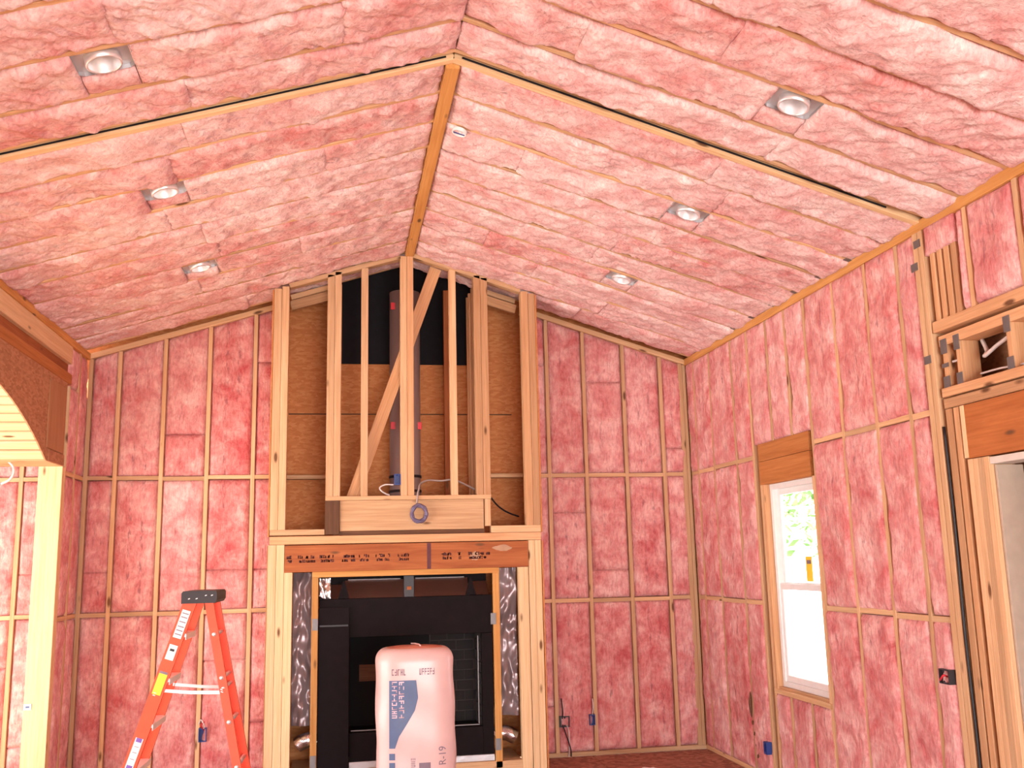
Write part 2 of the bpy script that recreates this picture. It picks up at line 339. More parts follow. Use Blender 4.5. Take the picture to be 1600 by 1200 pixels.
def batt(O, U, V, Nn, w, h, parent, mat, res=0.02, bulge=0.012, edge=-0.03, amp=0.03, over=0.0, wob=0.0, hl=0.0, hr=0.0, back=0.07, ends=1.0, name='insulation_batt'):
    """soft batt: O is the middle of its lower edge; V its length, U its width, Nn towards the room;
    hl / hr lengthen the left / right side for a sloping top"""
    _bn[0] += 1; sd = _bn[0]*17.31
    O, U, V, Nn = (np.array(q, float) for q in (O, U, V, Nn))
    nu = max(8, int(w/res)); nv = max(8, int(h/res))
    u = np.linspace(-1, 1, nu); v = np.linspace(0, 1, nv); uu, vv = np.meshgrid(u, v)
    vm = vv*h
    lft = vnoise(np.stack([vm*3.1, np.full_like(vm, sd), np.zeros_like(vm)], -1)) - 0.5 + 0.6*(vnoise(np.stack([vm*9, np.full_like(vm, sd+5), np.zeros_like(vm)], -1))-0.5)
    rgt = vnoise(np.stack([vm*3.1, np.full_like(vm, sd+9), np.zeros_like(vm)], -1)) - 0.5 + 0.6*(vnoise(np.stack([vm*9, np.full_like(vm, sd+15), np.zeros_like(vm)], -1))-0.5)
    hw = w/2 + np.clip(over + wob*np.where(uu < 0, lft, rgt), -0.022, 0.0195)*np.abs(uu)**2
    hgt = h + hl*(1-uu)/2 + hr*(1+uu)/2
    a = np.abs(uu); ev = np.minimum(vm, h-vm)/0.05; ev = np.clip(ev, 0, 1)
    du = np.clip((1-a)*w/2/0.045, 0, 1)
    rim = np.minimum(du*(2-du), 1-ends*(1-ev*(2-ev)))
    P = np.stack([uu*w/2, vm, np.full_like(vm, sd)], -1)
    n = edge + (bulge-edge)*rim + amp*fbm(P)*(0.35+0.65*rim)
    pt = O + uu[..., None]*hw[..., None]*U + (vv*hgt)[..., None]*V + n[..., None]*Nn
    # skirt towards the cavity
    idx = np.arange(nu*nv).reshape(nv, nu)
    ring = np.concatenate([idx[0, :], idx[1:, -1], idx[-1, -2::-1], idx[-2:0:-1, 0]])
    vs_ = pt.reshape(-1, 3); sk = vs_[ring] - Nn*back
    cen = O + V*h/2
    vs_ = np.concatenate([vs_, sk]); n0 = nu*nv; k = len(ring)
    q = np.stack([idx[:-1, :-1], idx[:-1, 1:], idx[1:, 1:], idx[1:, :-1]], -1).reshape(-1, 4)
    r0 = ring; r1 = np.roll(ring, -1); s0 = n0+np.arange(k); s1 = n0+np.roll(np.arange(k), -1)
    q = np.concatenate([q, np.stack([r1, r0, s0, s1], -1)])
    if np.dot(np.cross(U, V), Nn) < 0: q = q[:, ::-1]
    vs_ = vs_ - cen
    me = bpy.data.meshes.new(name); me.vertices.add(len(vs_)); me.vertices.foreach_set('co', vs_.astype(np.float32).ravel())
    me.loops.add(len(q)*4); me.loops.foreach_set('vertex_index', q.astype(np.int32).ravel())
    me.polygons.add(len(q)); me.polygons.foreach_set('loop_start', np.arange(0, len(q)*4, 4, dtype=np.int32)); me.polygons.foreach_set('loop_total', np.full(len(q), 4, dtype=np.int32))
    me.polygons.foreach_set('use_smooth', np.ones(len(q), dtype=bool))
    uvv = np.concatenate([np.stack([(uu+1)/2, vm + sd], -1).reshape(-1, 2), np.zeros((k, 2))])
    uvl = me.uv_layers.new(name='UVMap'); uvl.data.foreach_set('uv', uvv[q.ravel()].astype(np.float32).ravel())
    me.materials.append(M[mat]); me.update(calc_edges=True)
    o = bpy.data.objects.new(name, me); link(o, parent); o.location = cen; return o

def struct(name, mesh_obj, label, cat):
    mesh_obj.name = name; tag(mesh_obj, label, cat, kind='structure'); return mesh_obj
def wall_mesh(name, axis, pos0, pos1, outer, holes, mat):
    """slab in plane perpendicular to axis ('x' or 'y') with rectangular holes; outer=(a0,a1,z0,z1)"""
    a0, a1, z0, z1 = outer
    As = sorted({a0, a1, *[q for h in holes for q in h[:2]]}); Zs = sorted({z0, z1, *[q for h in holes for q in h[2:]]})
    v = []; f = []
    for i in range(len(As)-1):
        for j in range(len(Zs)-1):
            ca, czz = (As[i]+As[i+1])/2, (Zs[j]+Zs[j+1])/2
            if any(h[0] < ca < h[1] and h[2] < czz < h[3] for h in holes): continue
            k = len(v)
            for p in (pos0, pos1):
                for a, z in ((As[i], Zs[j]), (As[i+1], Zs[j]), (As[i+1], Zs[j+1]), (As[i], Zs[j+1])):
                    v.append((p, a, z) if axis == 'x' else (a, p, z))
            f += [(k, k+1, k+2, k+3), (k+7, k+6, k+5, k+4), (k, k+4, k+5, k+1), (k+1, k+5, k+6, k+2), (k+2, k+6, k+7, k+3), (k+3, k+7, k+4, k)]
    o = raw(name, v, f, mat)
    bm = bmesh.new(); bm.from_mesh(o.data); bmesh.ops.remove_doubles(bm, verts=bm.verts, dist=1e-5); bmesh.ops.recalc_face_normals(bm, faces=bm.faces); bm.to_mesh(o.data); bm.free()
    return o

# ------------------------------------------------------------------ floor, outer shell
floor = struct('floor', raw('floor', [(-5.0, -3.1, -0.02), (R+2.2, -3.1, -0.02), (R+2.2, D+0.3, -0.02), (-5.0, D+0.3, -0.02),
                                     (-5.0, -3.1, -0.12), (R+2.2, -3.1, -0.12), (R+2.2, D+0.3, -0.12), (-5.0, D+0.3, -0.12)],
               [(0, 1, 2, 3), (7, 6, 5, 4), (0, 4, 5, 1), (1, 5, 6, 2), (2, 6, 7, 3), (3, 7, 4, 0)], 'subfloor_pale'), 'dusty panel subfloor of the unfinished room', 'floor')
for i in range(5):
    for j in range(5):
        x0 = L + 0.02 + i*1.196; y0 = D-0.02-(j+1)*1.22*2 + (1.22 if i % 2 else 0)
        y1 = min(y0+2.436, D-0.02); y0 = max(y0, -2.9)
        if y1-y0 > 0.1: bx('floor_panel', x0, x0+1.192, y0, y1, -0.02, 0.0, 'subfloor', floor)

wall_back = struct('wall_back', wall_mesh('wall_back', 'y', -3.15, -3.0, (-5.0, R+0.2, 0, 5.0), [(-0.75, 3.5, 0.12, 2.6)], 'osb_face'), 'sheathed wall with wide door opening behind the camera', 'wall')
wall_far = struct('wall_side', wall_mesh('wall_side', 'x', -5.0, -4.86, (-3.1, D+0.2, 0, 4.2), [(2.8, 4.4, 0.25, 2.6), (4.8, 6.4, 0.25, 2.6), (6.8, 8.4, 0.25, 2.6)], 'osb_face'), 'far wall of the room beyond the arch with tall windows', 'wall')

# ------------------------------------------------------------------ end wall
SD = 0.14
wall_end = struct('wall_end', wall_mesh('wall_end', 'y', D+SD, D+SD+0.012, (-5.0, R+0.2, 0, 5.05), [], 'osb'), 'tall gable end wall, studs filled with pink insulation', 'wall')
studs_l = [-3.72, -3.30, -2.90, -2.49, L+0.02, -2.083, -1.668, -1.252, -0.823]
studs_r = [2.108, 2.497, 2.925, 3.331, R-0.02]
T = 0.038
for x in studs_l + studs_r:
    top = cz(x)-0.06 if x > L-0.01 else 3.5
    bx('stud', x-T/2, x+T/2, D, D+SD, 0.038, top, 'pine', wall_end)
bx('stud', R-0.085, R-0.042, D-0.006, D+SD, 0.038, cz(R-0.06)-0.06, 'pine', wall_end)
for (x0, x1) in ((-4.85, L), (L, -0.62), (1.88, R)):
    bx('bottom_plate', x0, x1, D, D+SD, 0, 0.038, 'pine', wall_end)
for (x0, x1) in ((L, -0.60), (1.86, R)):
    board('top_plate', (x0, D+SD/2-0.004, cz(x0)-0.03), (x1, D+SD/2-0.004, cz(x1)-0.03), (0, 1, 0), SD+0.01, 0.052, 'pine', wall_end)
def blocks(xs, z, parent):
    for a, b in zip(xs[:-1], xs[1:]):
        dz = rnd.uniform(-0.006, 0.006)
        bx('blocking', a+T/2, b-T/2, D+0.002, D+SD, z-T/2+dz, z+T/2+dz, 'pine', parent)
xl = studs_l + [-0.62]
for z in (B1, B2): blocks(xl, z, wall_end)
for z in (B1, B2): blocks([1.87]+studs_r, z, wall_end)
bx('blocking', -0.55, -0.13, D, D+SD, B2-T/2, B2+T/2, 'pine', wall_end)
bx('blocking', 1.42, 1.83, D, D+SD, B2-T/2, B2+T/2, 'pine', wall_end)
def end_batts(xs, split=0.45):
    for a, b in zip(xs[:-1], xs[1:]):
        c = (a+b)/2; w = b-a-T-0.002
        if w < 0.05: continue
        rows = [(0.04, B1-T/2), (B1+T/2, B2-T/2), (B2+T/2, None)]
        for z0, z1 in rows:
            hl = hr = 0
            if z1 is None:
                if c < L: z1 = 3.5
                else:
                    z1 = min(cz(a), cz(b))-0.055; d = abs(cz(a)-cz(b))
                    hl, hr = (0, d) if cz(b) > cz(a) else (d, 0)
            segs = [(z0, z1, hl, hr)]
            if z1-z0 > 0.9 and rnd.random() < split:
                m = z0 + (z1-z0)*rnd.choice((0.22, 0.3, 0.7)); segs = [(z0, m, 0, 0), (m, z1, hl, hr)]
            for s0, s1, q0, q1 in segs:
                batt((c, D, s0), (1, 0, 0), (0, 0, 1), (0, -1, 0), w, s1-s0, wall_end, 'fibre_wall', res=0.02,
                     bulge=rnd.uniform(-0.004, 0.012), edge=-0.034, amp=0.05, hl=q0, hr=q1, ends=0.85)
end_batts(studs_l + [-0.60]); end_batts([1.86] + studs_r)

# black felt above the chase sheathing
bx('felt_sheet', -0.06, 1.50, D+SD-0.012, D+SD-0.004, 3.88, 5.04, 'felt', wall_end)

# ------------------------------------------------------------------ right wall
WY0, WY1, WZ0, WZ1 = 7.02, 7.88, 0.80, 2.475           # window
DY0, DY1, DZ = 3.55, 4.905, 2.40                       # door opening
wall_right = struct('wall_right', wall_mesh('wall_right', 'x', R+SD, R+SD+0.012, (-3.1, D+0.2, 0, 4.2),
                    [(WY0, WY1, WZ0, WZ1), (DY0, DY1, 0, DZ), (3.3, 5.19, 2.80, 3.18)], 'osb'), 'long side wall, studs filled with pink insulation', 'wall')
def rstud(y, z0, z1, mat='pine', t=T, proud=0.0, name='stud'): return bx(name, R-proud, R+SD, y-t/2, y+t/2, z0, z1, mat, wall_right)
ZE = cz(R)
rst = [9.60, 9.42, 8.99, 8.44, 8.07]
for y in rst: rstud(y, 0.04, ZE-0.06)
rstud(7.95, 0.04, WZ1, 'pine'); rstud(7.905, WZ0-0.06, WZ1, 'pine_warm', 0.034, 0.003)
rstud(6.998, 0.04, WZ1, 'pine'); rstud(6.958, 0.04, ZE-0.06)
for y in (6.49, 6.03, 5.63): rstud(y, 0.04, ZE-0.06)
for y in (7.66, 7.30): rstud(y, 2.82, ZE-0.06); rstud(y, 0.04, WZ0-0.06)
rstud(5.385, 0.04, ZE-0.02, 'pine', 0.05, 0.012, 'post'); rstud(5.33, 0.04, ZE-0.02, 'pine', 0.05, 0.012, 'post')
rstud(5.235, 0.04, 2.72, 'pine_warm', 0.06); rstud(5.165, 0.04, 2.72, 'pine_warm', 0.05)
for y, t_ in ((5.075, 0.045), (5.028, 0.045), (4.981, 0.045), (4.932, 0.05)): rstud(y, 0.0, DZ, 'pine', t_, 0.006, 'trimmer')
rstud(5.105, 2.41, 2.72, 'pine_pale', 0.038, 0.004)
bx('bottom_plate', R, R+SD, 5.42, D, 0, 0.04, 'pine', wall_right)
bx('top_plate', R-0.014, R+SD, 2.4, D, ZE-0.066, ZE+0.004, 'beam', wall_right)
# window header and sill, with the shadow gap between the two header boards
bx('header', R-0.004, R+SD, WY0, 7.96, 2.475, 2.675, 'board_orange', wall_right)
bx('header', R-0.004, R+SD, WY0, 7.96, 2.678, 2.83, 'board_orange', wall_right)
bx('sill', R-0.012, R+SD, 6.98, 7.94, WZ0-0.058, WZ0-0.02, 'pine', wall_right)
bx('sill', R+0.01, R+SD, 6.98, 7.93, WZ0-0.02, WZ0, 'pine_warm', wall_right)
seq = [D, 9.42, 8.99, 8.44, 8.07]
def rblocks(ys, z):
    for a, b in zip(ys[:-1], ys[1:]):
        dz = rnd.uniform(-0.008, 0.008)
        bx('blocking', R+0.002, R+SD, b+T/2, a-T/2, z-T/2+dz, z+T/2+dz, 'pine', wall_right)
for z in (B1, B2): rblocks(seq, z); rblocks([6.958, 6.49, 6.03, 5.63, 5.41], z)
def rbatt(y0, y1, z0, z1, **kw):
    k = dict(res=0.02, bulge=rnd.uniform(0.008, 0.02), edge=-0.012, amp=0.04, over=0.010, wob=0.05, ends=0.7); k.update(kw)
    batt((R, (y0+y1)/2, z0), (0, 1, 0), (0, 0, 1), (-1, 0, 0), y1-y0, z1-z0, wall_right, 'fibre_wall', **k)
for ys in (seq, [6.958, 6.49, 6.03, 5.63, 5.41]):
    for a, b in zip(ys[:-1], ys[1:]):
        for z0, z1 in ((0.04, B1-T/2), (B1+T/2, B2-T/2), (B2+T/2, ZE-0.06)): rbatt(b+T/2, a-T/2, z0, z1)
for y0, y1 in ((7.70, 8.05), (7.32, 7.64), (6.98, 7.28)):
    rbatt(y0, y1, 2.835, ZE-0.06); rbatt(y0, min(y1, 7.93), 0.04, WZ0-0.06)
# near end of the wall: studs and batts above the truss
rbatt(5.02, 5.29, ZE-0.24, ZE-0.06, over=0.012, edge=0.004, bulge=0.02)
for y in (5.24, 5.17): rstud(y, 3.27, ZE-0.06, 'pine_warm', 0.045)
for y in (5.10, 5.03): rstud(y, 3.27, ZE-0.2, 'pine_warm', 0.05)
for y in (4.90, 4.46, 4.02, 3.6, 3.2): rstud(y, 3.27, ZE-0.06)
for a, b in ((5.01, 4.90), (4.90, 4.46), (4.46, 4.02), (4.02, 3.6), (3.6, 3.2)): rbatt(b+T/2, a-T/2, 3.275, ZE-0.06, wob=0.01, over=0.0, edge=-0.03)
bx('top_chord', R-0.01, R+SD, 3.0, 5.29, 3.20, 3.27, 'pine_warm', wall_right)
bx('top_chord', R+0.008, R+SD, 3.0, 5.27, 3.11, 3.175, 'pine_warm', wall_right)
bx('bottom_chord', R-0.006, R+SD, 3.0, 5.27, 2.795, 2.85, 'pine_warm', wall_right)
bx('bottom_chord', R, R+SD, 3.0, 5.27, 2.725, 2.785, 'pine_warm', wall_right)
for y, t_ in ((5.225, 0.05), (5.10, 0.042), (4.65, 0.042), (4.0, 0.042)):
    wb = rstud(y, 2.85, 3.11, 'pine_warm', t_, -0.012, 'web')
    for z0, z1 in ((2.82, 2.92), (3.06, 3.15)) + (((2.975, 3.0),) if y > 5.2 else ()):
        bx('nail_plate', R+0.003, R+0.0075, y-t_/2-0.006, y+t_/2+0.006, z0, z1, 'nailplate', wall_right)
bx('header', R-0.002, R+SD, 3.3, 5.085, 2.405, 2.72, 'plywood', wall_right)
bx('head_casing', R-0.002, R+SD, DY0, DY1, DZ-0.045, DZ-0.005, 'offwhite', wall_right)
for z, y in ((3.80, 5.36), (3.66, 5.41), (3.05, 5.37)): bx('nail_plate', R-0.018, R-0.012, y-0.035, y+0.03, z-0.025, z+0.025, 'nailplate', wall_right)
# cable running in the dark gap beside the post
cabl = tube('electrical_cable', smooth_path([(R-0.006, 5.285, 2.62), (R-0.004, 5.280, 2.0), (R-0.006, 5.288, 1.4), (R-0.004, 5.28, 0.8), (R-0.006, 5.283, 0.1)]), 0.008, 'cable_black')
tag(cabl, 'black cable stapled down the stud beside the doorway post', 'cable')

# window unit
win = empty('window_1', (R+0.05, (WY0+WY1)/2, WZ0)); tag(win, 'white double-hung window in the insulated side wall', 'window', kind='structure')
def wb(name, y0, y1, z0, z1, x0, x1, mat, par=win): return bx(name, x0, x1, y0, y1, z0, z1, mat, par)
fw = 0.045
for y0, y1, z0, z1 in ((WY0, WY0+fw, WZ0, WZ1), (WY1-fw, WY1, WZ0, WZ1), (WY0, WY1, WZ0, WZ0+fw), (WY0, WY1, WZ1-fw, WZ1)):
    wb('window_frame', y0, y1, z0, z1, R+0.045, R+0.13, 'white')
def sash(z0, z1, x0):
    s = wb('sash', WY0+fw, WY1-fw, z0, z0+0.05, x0, x0+0.03, 'white')
    wb('sash_rail', WY0+fw, WY1-fw, z1-0.05, z1, x0, x0+0.03, 'white')
    for y0 in (WY0+fw, WY1-fw-0.04): wb('sash_stile', y0, y0+0.04, z0+0.05, z1-0.05, x0, x0+0.03, 'white')
    wb('pane', WY0+fw+0.038, WY1-fw-0.038, z0+0.048, z1-0.048, x0+0.013, x0+0.017, 'glass')
sash(WZ0+fw, 1.64, R+0.058); sash(1.60, WZ1-fw, R+0.092)
ypx = 7.38
wb('warning_sticker', ypx-0.055, ypx+0.055, 1.66, 1.86, R+0.1035, R+0.1045, 'yellow')
wb('sticker_print', ypx-0.035, ypx+0.035, 1.80, 1.83, R+0.1025, R+0.1034, 'ink')

# door frame: lining of the opening
door = empty('door_1', (R+SD/2, (DY0+DY1)/2, 0)); tag(door, 'open framed doorway to the dim hall', 'doorway', kind='structure')
bx('jamb', R+0.02, R+SD+0.05, DY1-0.02, DY1-0.001, 0, DZ-0.05, 'jamb', door)
bx('jamb', R+0.02, R+SD+0.05, DY0+0.001, DY0+0.02, 0, DZ-0.05, 'offwhite', door)
# hall beyond the doorway
wall_hall = struct('wall_hall', wall_mesh('wall_hall', 'x', R+1.35, R+1.4, (2.4, 6.6, 0, 3.2), [], 'osb_face'), 'sheathed hall wall seen through the doorway', 'wall')
for y in (5.9, 5.45, 5.0, 4.6, 4.2): bx('stud', R+1.30, R+1.352, y-0.02, y+0.02, 0, 3.1, 'pine', wall_hall)
for y0, y1 in ((5.47, 5.88), (5.02, 5.43), (4.62, 4.98)): batt((R+1.35, (y0+y1)/2, 0.05), (0, 1, 0), (0, 0, 1), (-1, 0, 0), y1-y0, 2.9, wall_hall, 'fibre_wall', res=0.035, bulge=0.03, edge=0.012, amp=0.03)
strokes('red_lettering', (R+1.295, 5.70, 1.75), (0, 0, 1), (0, -1, 0), 0.62, 0.10, 6, 'red', wall_hall, 5, (-0.03, 0, 0), 0.3)
wall_hall_end = struct('wall_hall_end', wall_mesh('wall_hall_end', 'y', 6.55, 6.6, (R+SD+0.02, R+1.35, 0, 3.2), [], 'osb_face'), 'short wall closing the hall', 'wall')
hall_ceil = struct('ceiling_hall', raw('ceiling_hall', [(R+SD+0.02, 2.4, 3.2), (R+1.4, 2.4, 3.2), (R+1.4, 6.6, 3.2), (R+SD+0.02, 6.6, 3.2), (R+SD+0.02, 2.4, 3.26), (R+1.4, 2.4, 3.26), (R+1.4, 6.6, 3.26), (R+SD+0.02, 6.6, 3.26)],
    [(3, 2, 1, 0), (4, 5, 6, 7), (0, 1, 5, 4), (1, 2, 6, 5), (2, 3, 7, 6), (3, 0, 4, 7)], 'osb_face'), 'low sheathing over the hall', 'ceiling')
wall_hall_near = struct('wall_hall_near', wall_mesh('wall_hall_near', 'y', 2.4, 2.45, (R+SD+0.02, R+1.35, 0, 3.2), [], 'osb_face'), 'near wall closing the hall', 'wall')
bx('truss_lining', R+SD+0.25, R+SD+0.27, 3.3, 5.6, 2.78, 3.19, 'osb_face', wall_hall)
strokes('blue_lettering', (R+SD+0.249, 4.80, 2.86), (0, -0.7, 0.7), (0, 0.7, 0.7), 0.24, 0.05, 6, 'blue', wall_hall, 8, (-0.002, 0, 0), 0.35)
for nm, pts, r_, lb in (('electrical_cable', [(R+0.12, 5.02, 3.10), (R+0.10, 4.96, 3.02), (R+0.06, 4.93, 2.985), (R+0.05, 4.80, 3.02), (R+0.04, 4.67, 3.045)], 0.012, 'flat white cable looped through the open truss over the doorway'),
                        ('electrical_wire', [(R+0.06, 4.98, 2.89), (R+0.05, 4.8, 2.885), (R+0.05, 4.6, 2.872)], 0.006, 'thin white wire low in the open truss'),
                        ('electrical_wire', [(R+0.02, 5.17, 3.0), (R+0.02, 5.115, 2.998)], 0.007, 'short white wire end by the truss corner')):
    tag(tube(nm, smooth_path(pts), r_, 'cable_white'), lb, 'cable')

# ------------------------------------------------------------------ left wall with the arched opening
XW = L - 0.195
AC, AH, AR, ASP = 6.40, 2.05, 4.4525, 2.775             # arch centre, half chord, radius, spring height
def arch_z(y): return ASP - (AR-0.5) + math.sqrt(max(AR*AR-(y-AC)**2, 0))
wall_left = struct('wall_left', wall_mesh('wall_left', 'x', XW, XW+0.012, (-3.1, D, 0, 3.9), [(4.30, 8.95, 0, 3.30), (8.90, D-0.001, 0, 3.9)], 'osb_face'), 'side wall with wide arched opening, framing exposed', 'wall')
# stub of the wall between the arch post and the end wall
bx('sheathing', XW, XW+0.012, 9.0, D, 0, 3.9, 'osb_face', wall_left)
bx('post', XW, L, 8.95, 9.035, 0, ASP, 'pine_pale', wall_left)
bx('post', XW, L+0.001, 9.035, 9.055, 0, 3.5, 'pine_pale', wall_left)
bx('post', XW, L, 4.21, 4.30, 0, ASP, 'pine_pale', wall_left)
bx('sheathing', L-0.012, L, -3.1, 4.205, 0, 3.5, 'osb_face', wall_left)
bx('stud', XW+0.012, L, 9.335, 9.373, 0, 3.86, 'pine', wall_left)
for y0, y1 in ((9.055, 9.335), (9.373, D-0.005)):
    for z0, z1 in ((0.04, B1-0.02), (B1+0.02, B2-0.02), (B2+0.02, 3.5 if y0 < 9.1 else 3.86)):
        batt((L, (y0+y1)/2, z0), (0, 1, 0), (0, 0, 1), (1, 0, 0), y1-y0, z1-z0, wall_left, 'fibre_wall', res=0.02, bulge=0.006, edge=-0.02, amp=0.035, over=0.0, wob=0.01)
batt((L, 9.20, 3.51), (0, 1, 0), (0, 0, 1), (1, 0, 0), 0.28, 0.35, wall_left, 'fibre_wall', res=0.02, bulge=0.006, edge=-0.02, amp=0.035)
bx('blocking', XW+0.012, L-0.002, 9.055, D, B2-T/2, B2+T/2, 'pine', wall_left)
bx('blocking', XW+0.012, L-0.002, 9.055, D, B1-T/2, B1+T/2, 'pine', wall_left)
# plates and beam over the arch
bx('top_plate', L-0.15, L+0.012, 2.0, D, cz(L)-0.065, cz(L)-0.002, 'beam', wall_left)
bx('header', L-0.12, L, 2.0, 9.06, 3.70, 3.858, 'pine_pale', wall_left)
bx('spacer', L-0.12, L-0.035, 2.0, 9.06, 3.605, 3.70, 'lvl', wall_left)
bx('header', L-0.13, L+0.004, 2.0, 9.06, 3.512, 3.604, 'board_orange', wall_left)
# panel with the arch cut out
pn = []
ny = 48
ys = [AC-AH + 2*AH*i/ny for i in range(ny+1)]
poly = [(4.2, 3.51), (4.2, ASP), ] + [(y, arch_z(y)) for y in ys] + [(8.95, ASP), (8.95, 3.51)]
prism('arch_panel', poly, 'x', L-0.012, L, 'osb_face', wall_left)
bx('gusset', L, L+0.010, 8.42, 8.90, 2.88, 3.45, 'gusset', wall_left)
bx('gusset', L, L+0.008, 8.50, 8.945, ASP+0.003, 2.872, 'osb_face', wall_left)
XV = L - 1.3
bx('soffit', XV, L-0.012, 8.46, 8.95, ASP, ASP+0.03, 'pine_warm', wall_left)
# planks of the barrel vault
half = math.asin(AH/AR); npl = 29
for i in range(npl):
    a = -half + 2*half*(i+0.5)/npl; y = AC + math.sin(a)*AR; z = ASP-(AR-0.5)+math.cos(a)*AR
    tv = Vector((0, math.cos(a), -math.sin(a))); nv = Vector((0, math.sin(a), math.cos(a)))
    c = Vector((0, y, z)) + nv*0.011; w = 2*half*AR/npl - 0.030
    board('plank', Vector((XV, c.y, c.z)), Vector((L-0.012, c.y, c.z)), tv, w, 0.02, 'pine_pale', wall_left)
prism('vault_backing', [(y, arch_z(y)+0.06) for y in ys] + [(y, arch_z(y)+0.08) for y in reversed(ys)], 'x', XV, L-0.02, 'treated', wall_left)
ceil_side = struct('ceiling_side', raw('ceiling_side', [(-5.0, -3.1, 3.62), (XW, -3.1, 3.62), (XW, D+0.1, 3.62), (-5.0, D+0.1, 3.62), (-5.0, -3.1, 3.7), (XW, -3.1, 3.7), (XW, D+0.1, 3.7), (-5.0, D+0.1, 3.7)],
    [(3, 2, 1, 0), (4, 5, 6, 7), (0, 1, 5, 4), (1, 2, 6, 5), (2, 3, 7, 6), (3, 0, 4, 7)], 'offwhite'), 'flat ceiling of the room beyond the arch', 'ceiling')

# ------------------------------------------------------------------ ceiling
RD = 0.19
def deck():
    v = []; k = RD+0.01
    xs = [L-0.3, XR, R+0.25]
    for y in (-3.15, D+0.2):
        for x in xs: v.append((x, y, cz(x)+k))
        for x in xs: v.append((x, y, cz(x)+k+0.02))
    f = [(0, 1, 7, 6), (1, 2, 8, 7), (3, 9, 10, 4), (4, 10, 11, 5), (0, 3, 4, 1), (1, 4, 5, 2), (6, 7, 10, 9), (7, 8, 11, 10), (0, 6, 9, 3), (2, 5, 11, 8)]
    o = raw('ceiling', v, f, 'osb')
    bm = bmesh.new(); bm.from_mesh(o.data); bmesh.ops.recalc_face_normals(bm, faces=bm.faces); bm.to_mesh(o.data); bm.free(); return o
ceiling = struct('ceiling', deck(), 'vaulted ceiling of rafters packed with pink insulation', 'ceiling')
far_r = [YD+0.415*k for k in range(0, 11)]
near_r = [YD-0.088, 4.905, 4.48, 4.06, 3.64, 3.22, 2.80, 2.38]
ang = math.atan(SL); SLN = math.hypot(1, SL)
side = {-1: dict(e=L, s=Vector((1, 0, SL)).normalized(), n=Vector((SL, 0, -1)).normalized()),
         1: dict(e=R, s=Vector((-1, 0, SL)).normalized(), n=Vector((-SL, 0, -1)).normalized())}
for sgn, q in side.items():
    e = Vector((q['e'], 0, cz(q['e']))); q['len'] = abs(XR-q['e'])*SLN
    for y in far_r + near_r:
        if y > D-0.03: continue
        pr = 0.0; t_ = T; mat = 'pine'
        if y == YD: pr, t_, mat = 0.018, 0.052, 'pine_pale'
        a = e + Vector((0, y, 0)) - q['n']*(RD/2-pr) - q['s']*(0.0); b = a + q['s']*(q['len']-0.0)
        board('rafter', a, b, q['n'], RD, t_, mat, ceiling)
    # heel plates of the trusses along the wall
    for y in (far_r[1:-1] if sgn > 0 else []):
        c = e + Vector((0, y, 0)) + q['s']*0.035 + q['n']*0.003
        board('nail_plate', c-Vector((0, 0.028, 0)), c+Vector((0, 0.028, 0)), q['s'], 0.05, 0.004, 'nailplate', ceiling)
for sgn, q in side.items():  # black strips added to paint the shade in the gap beside the doubled rafter
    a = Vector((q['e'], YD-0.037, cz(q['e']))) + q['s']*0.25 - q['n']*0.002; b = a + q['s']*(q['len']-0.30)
    board('gap_shade_strip', a, b, q['n'], 0.010, 0.010 if sgn > 0 else 0.006, 'felt', ceiling)
bx('ridge_beam', XR-0.042, XR+0.042, YD+0.03, YC+0.02, ZR-0.052, ZR+0.15, 'beam', ceiling)

CANS = {-1: [(-1.14, 4.60), (-1.137, 6.285), (-1.136, 7.945)], 1: [(2.435, 4.60), (2.447, 6.285), (2.437, 7.945)]}
def ceil_pt(sgn, dist, y):
    q = side[sgn]; return Vector((q['e'], y, cz(q['e']))) + q['s']*dist
def cbatt(sgn, s0, s1, y0, y1, **kw):
    q = side[sgn]; k = dict(res=0.02 if y0 > 5.3 else 0.017, bulge=rnd.uniform(0.016, 0.034), edge=-0.002, amp=0.065, over=0.006, wob=0.03, ends=0.55); k.update(kw)
    O = ceil_pt(sgn, s0, (y0+y1)/2)
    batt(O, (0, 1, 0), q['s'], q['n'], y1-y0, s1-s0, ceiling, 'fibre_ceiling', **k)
bays = list(zip(far_r[:-1], far_r[1:])) + list(zip(near_r[1:], near_r[:-1]))
for sgn in (-1, 1):
    q = side[sgn]
    for (y0, y1) in bays:
        a, b = y0+T/2+0.001, y1-T/2-0.001
        if y0 == YD: a += 0.007
        if y1 > D: b = D-0.004
        if b-a < 0.06: continue
        end = q['len'] - (0.050 if YD-0.01 <= y0 < YC-0.02 else 0.004)
        if y0 > YC-0.1: end = q['len']-0.02
        cans = [c for c in CANS[sgn] if y0 < c[1] < y1]
        rim = dict(over=0.007, wob=0.075, bulge=rnd.uniform(0.006, 0.024), amp=0.085) if y0 > 5.3 else dict(over=-0.002, wob=0.055, bulge=rnd.uniform(0.02, 0.04), amp=0.085)
        if cans:
            cx, cy = cans[0]; d = abs(cx-q['e'])*SLN
            cuts = [(0.0, d-0.135), (d+0.135, end)]
            cbatt(sgn, d-0.13, d+0.13, cy+0.135, b, over=0, wob=0.01, bulge=0.012)
        else:
            cuts = [(0.0, end)]
        for c0, c1 in cuts:
            if c1-c0 > 1.4:
                m = c0 + (c1-c0)*rnd.uniform(0.35, 0.66)
                cbatt(sgn, c0, m+0.004, a, b, **rim); cbatt(sgn, m-0.004, c1, a, b, **rim)
            else: cbatt(sgn, c0, c1, a, b, **rim)

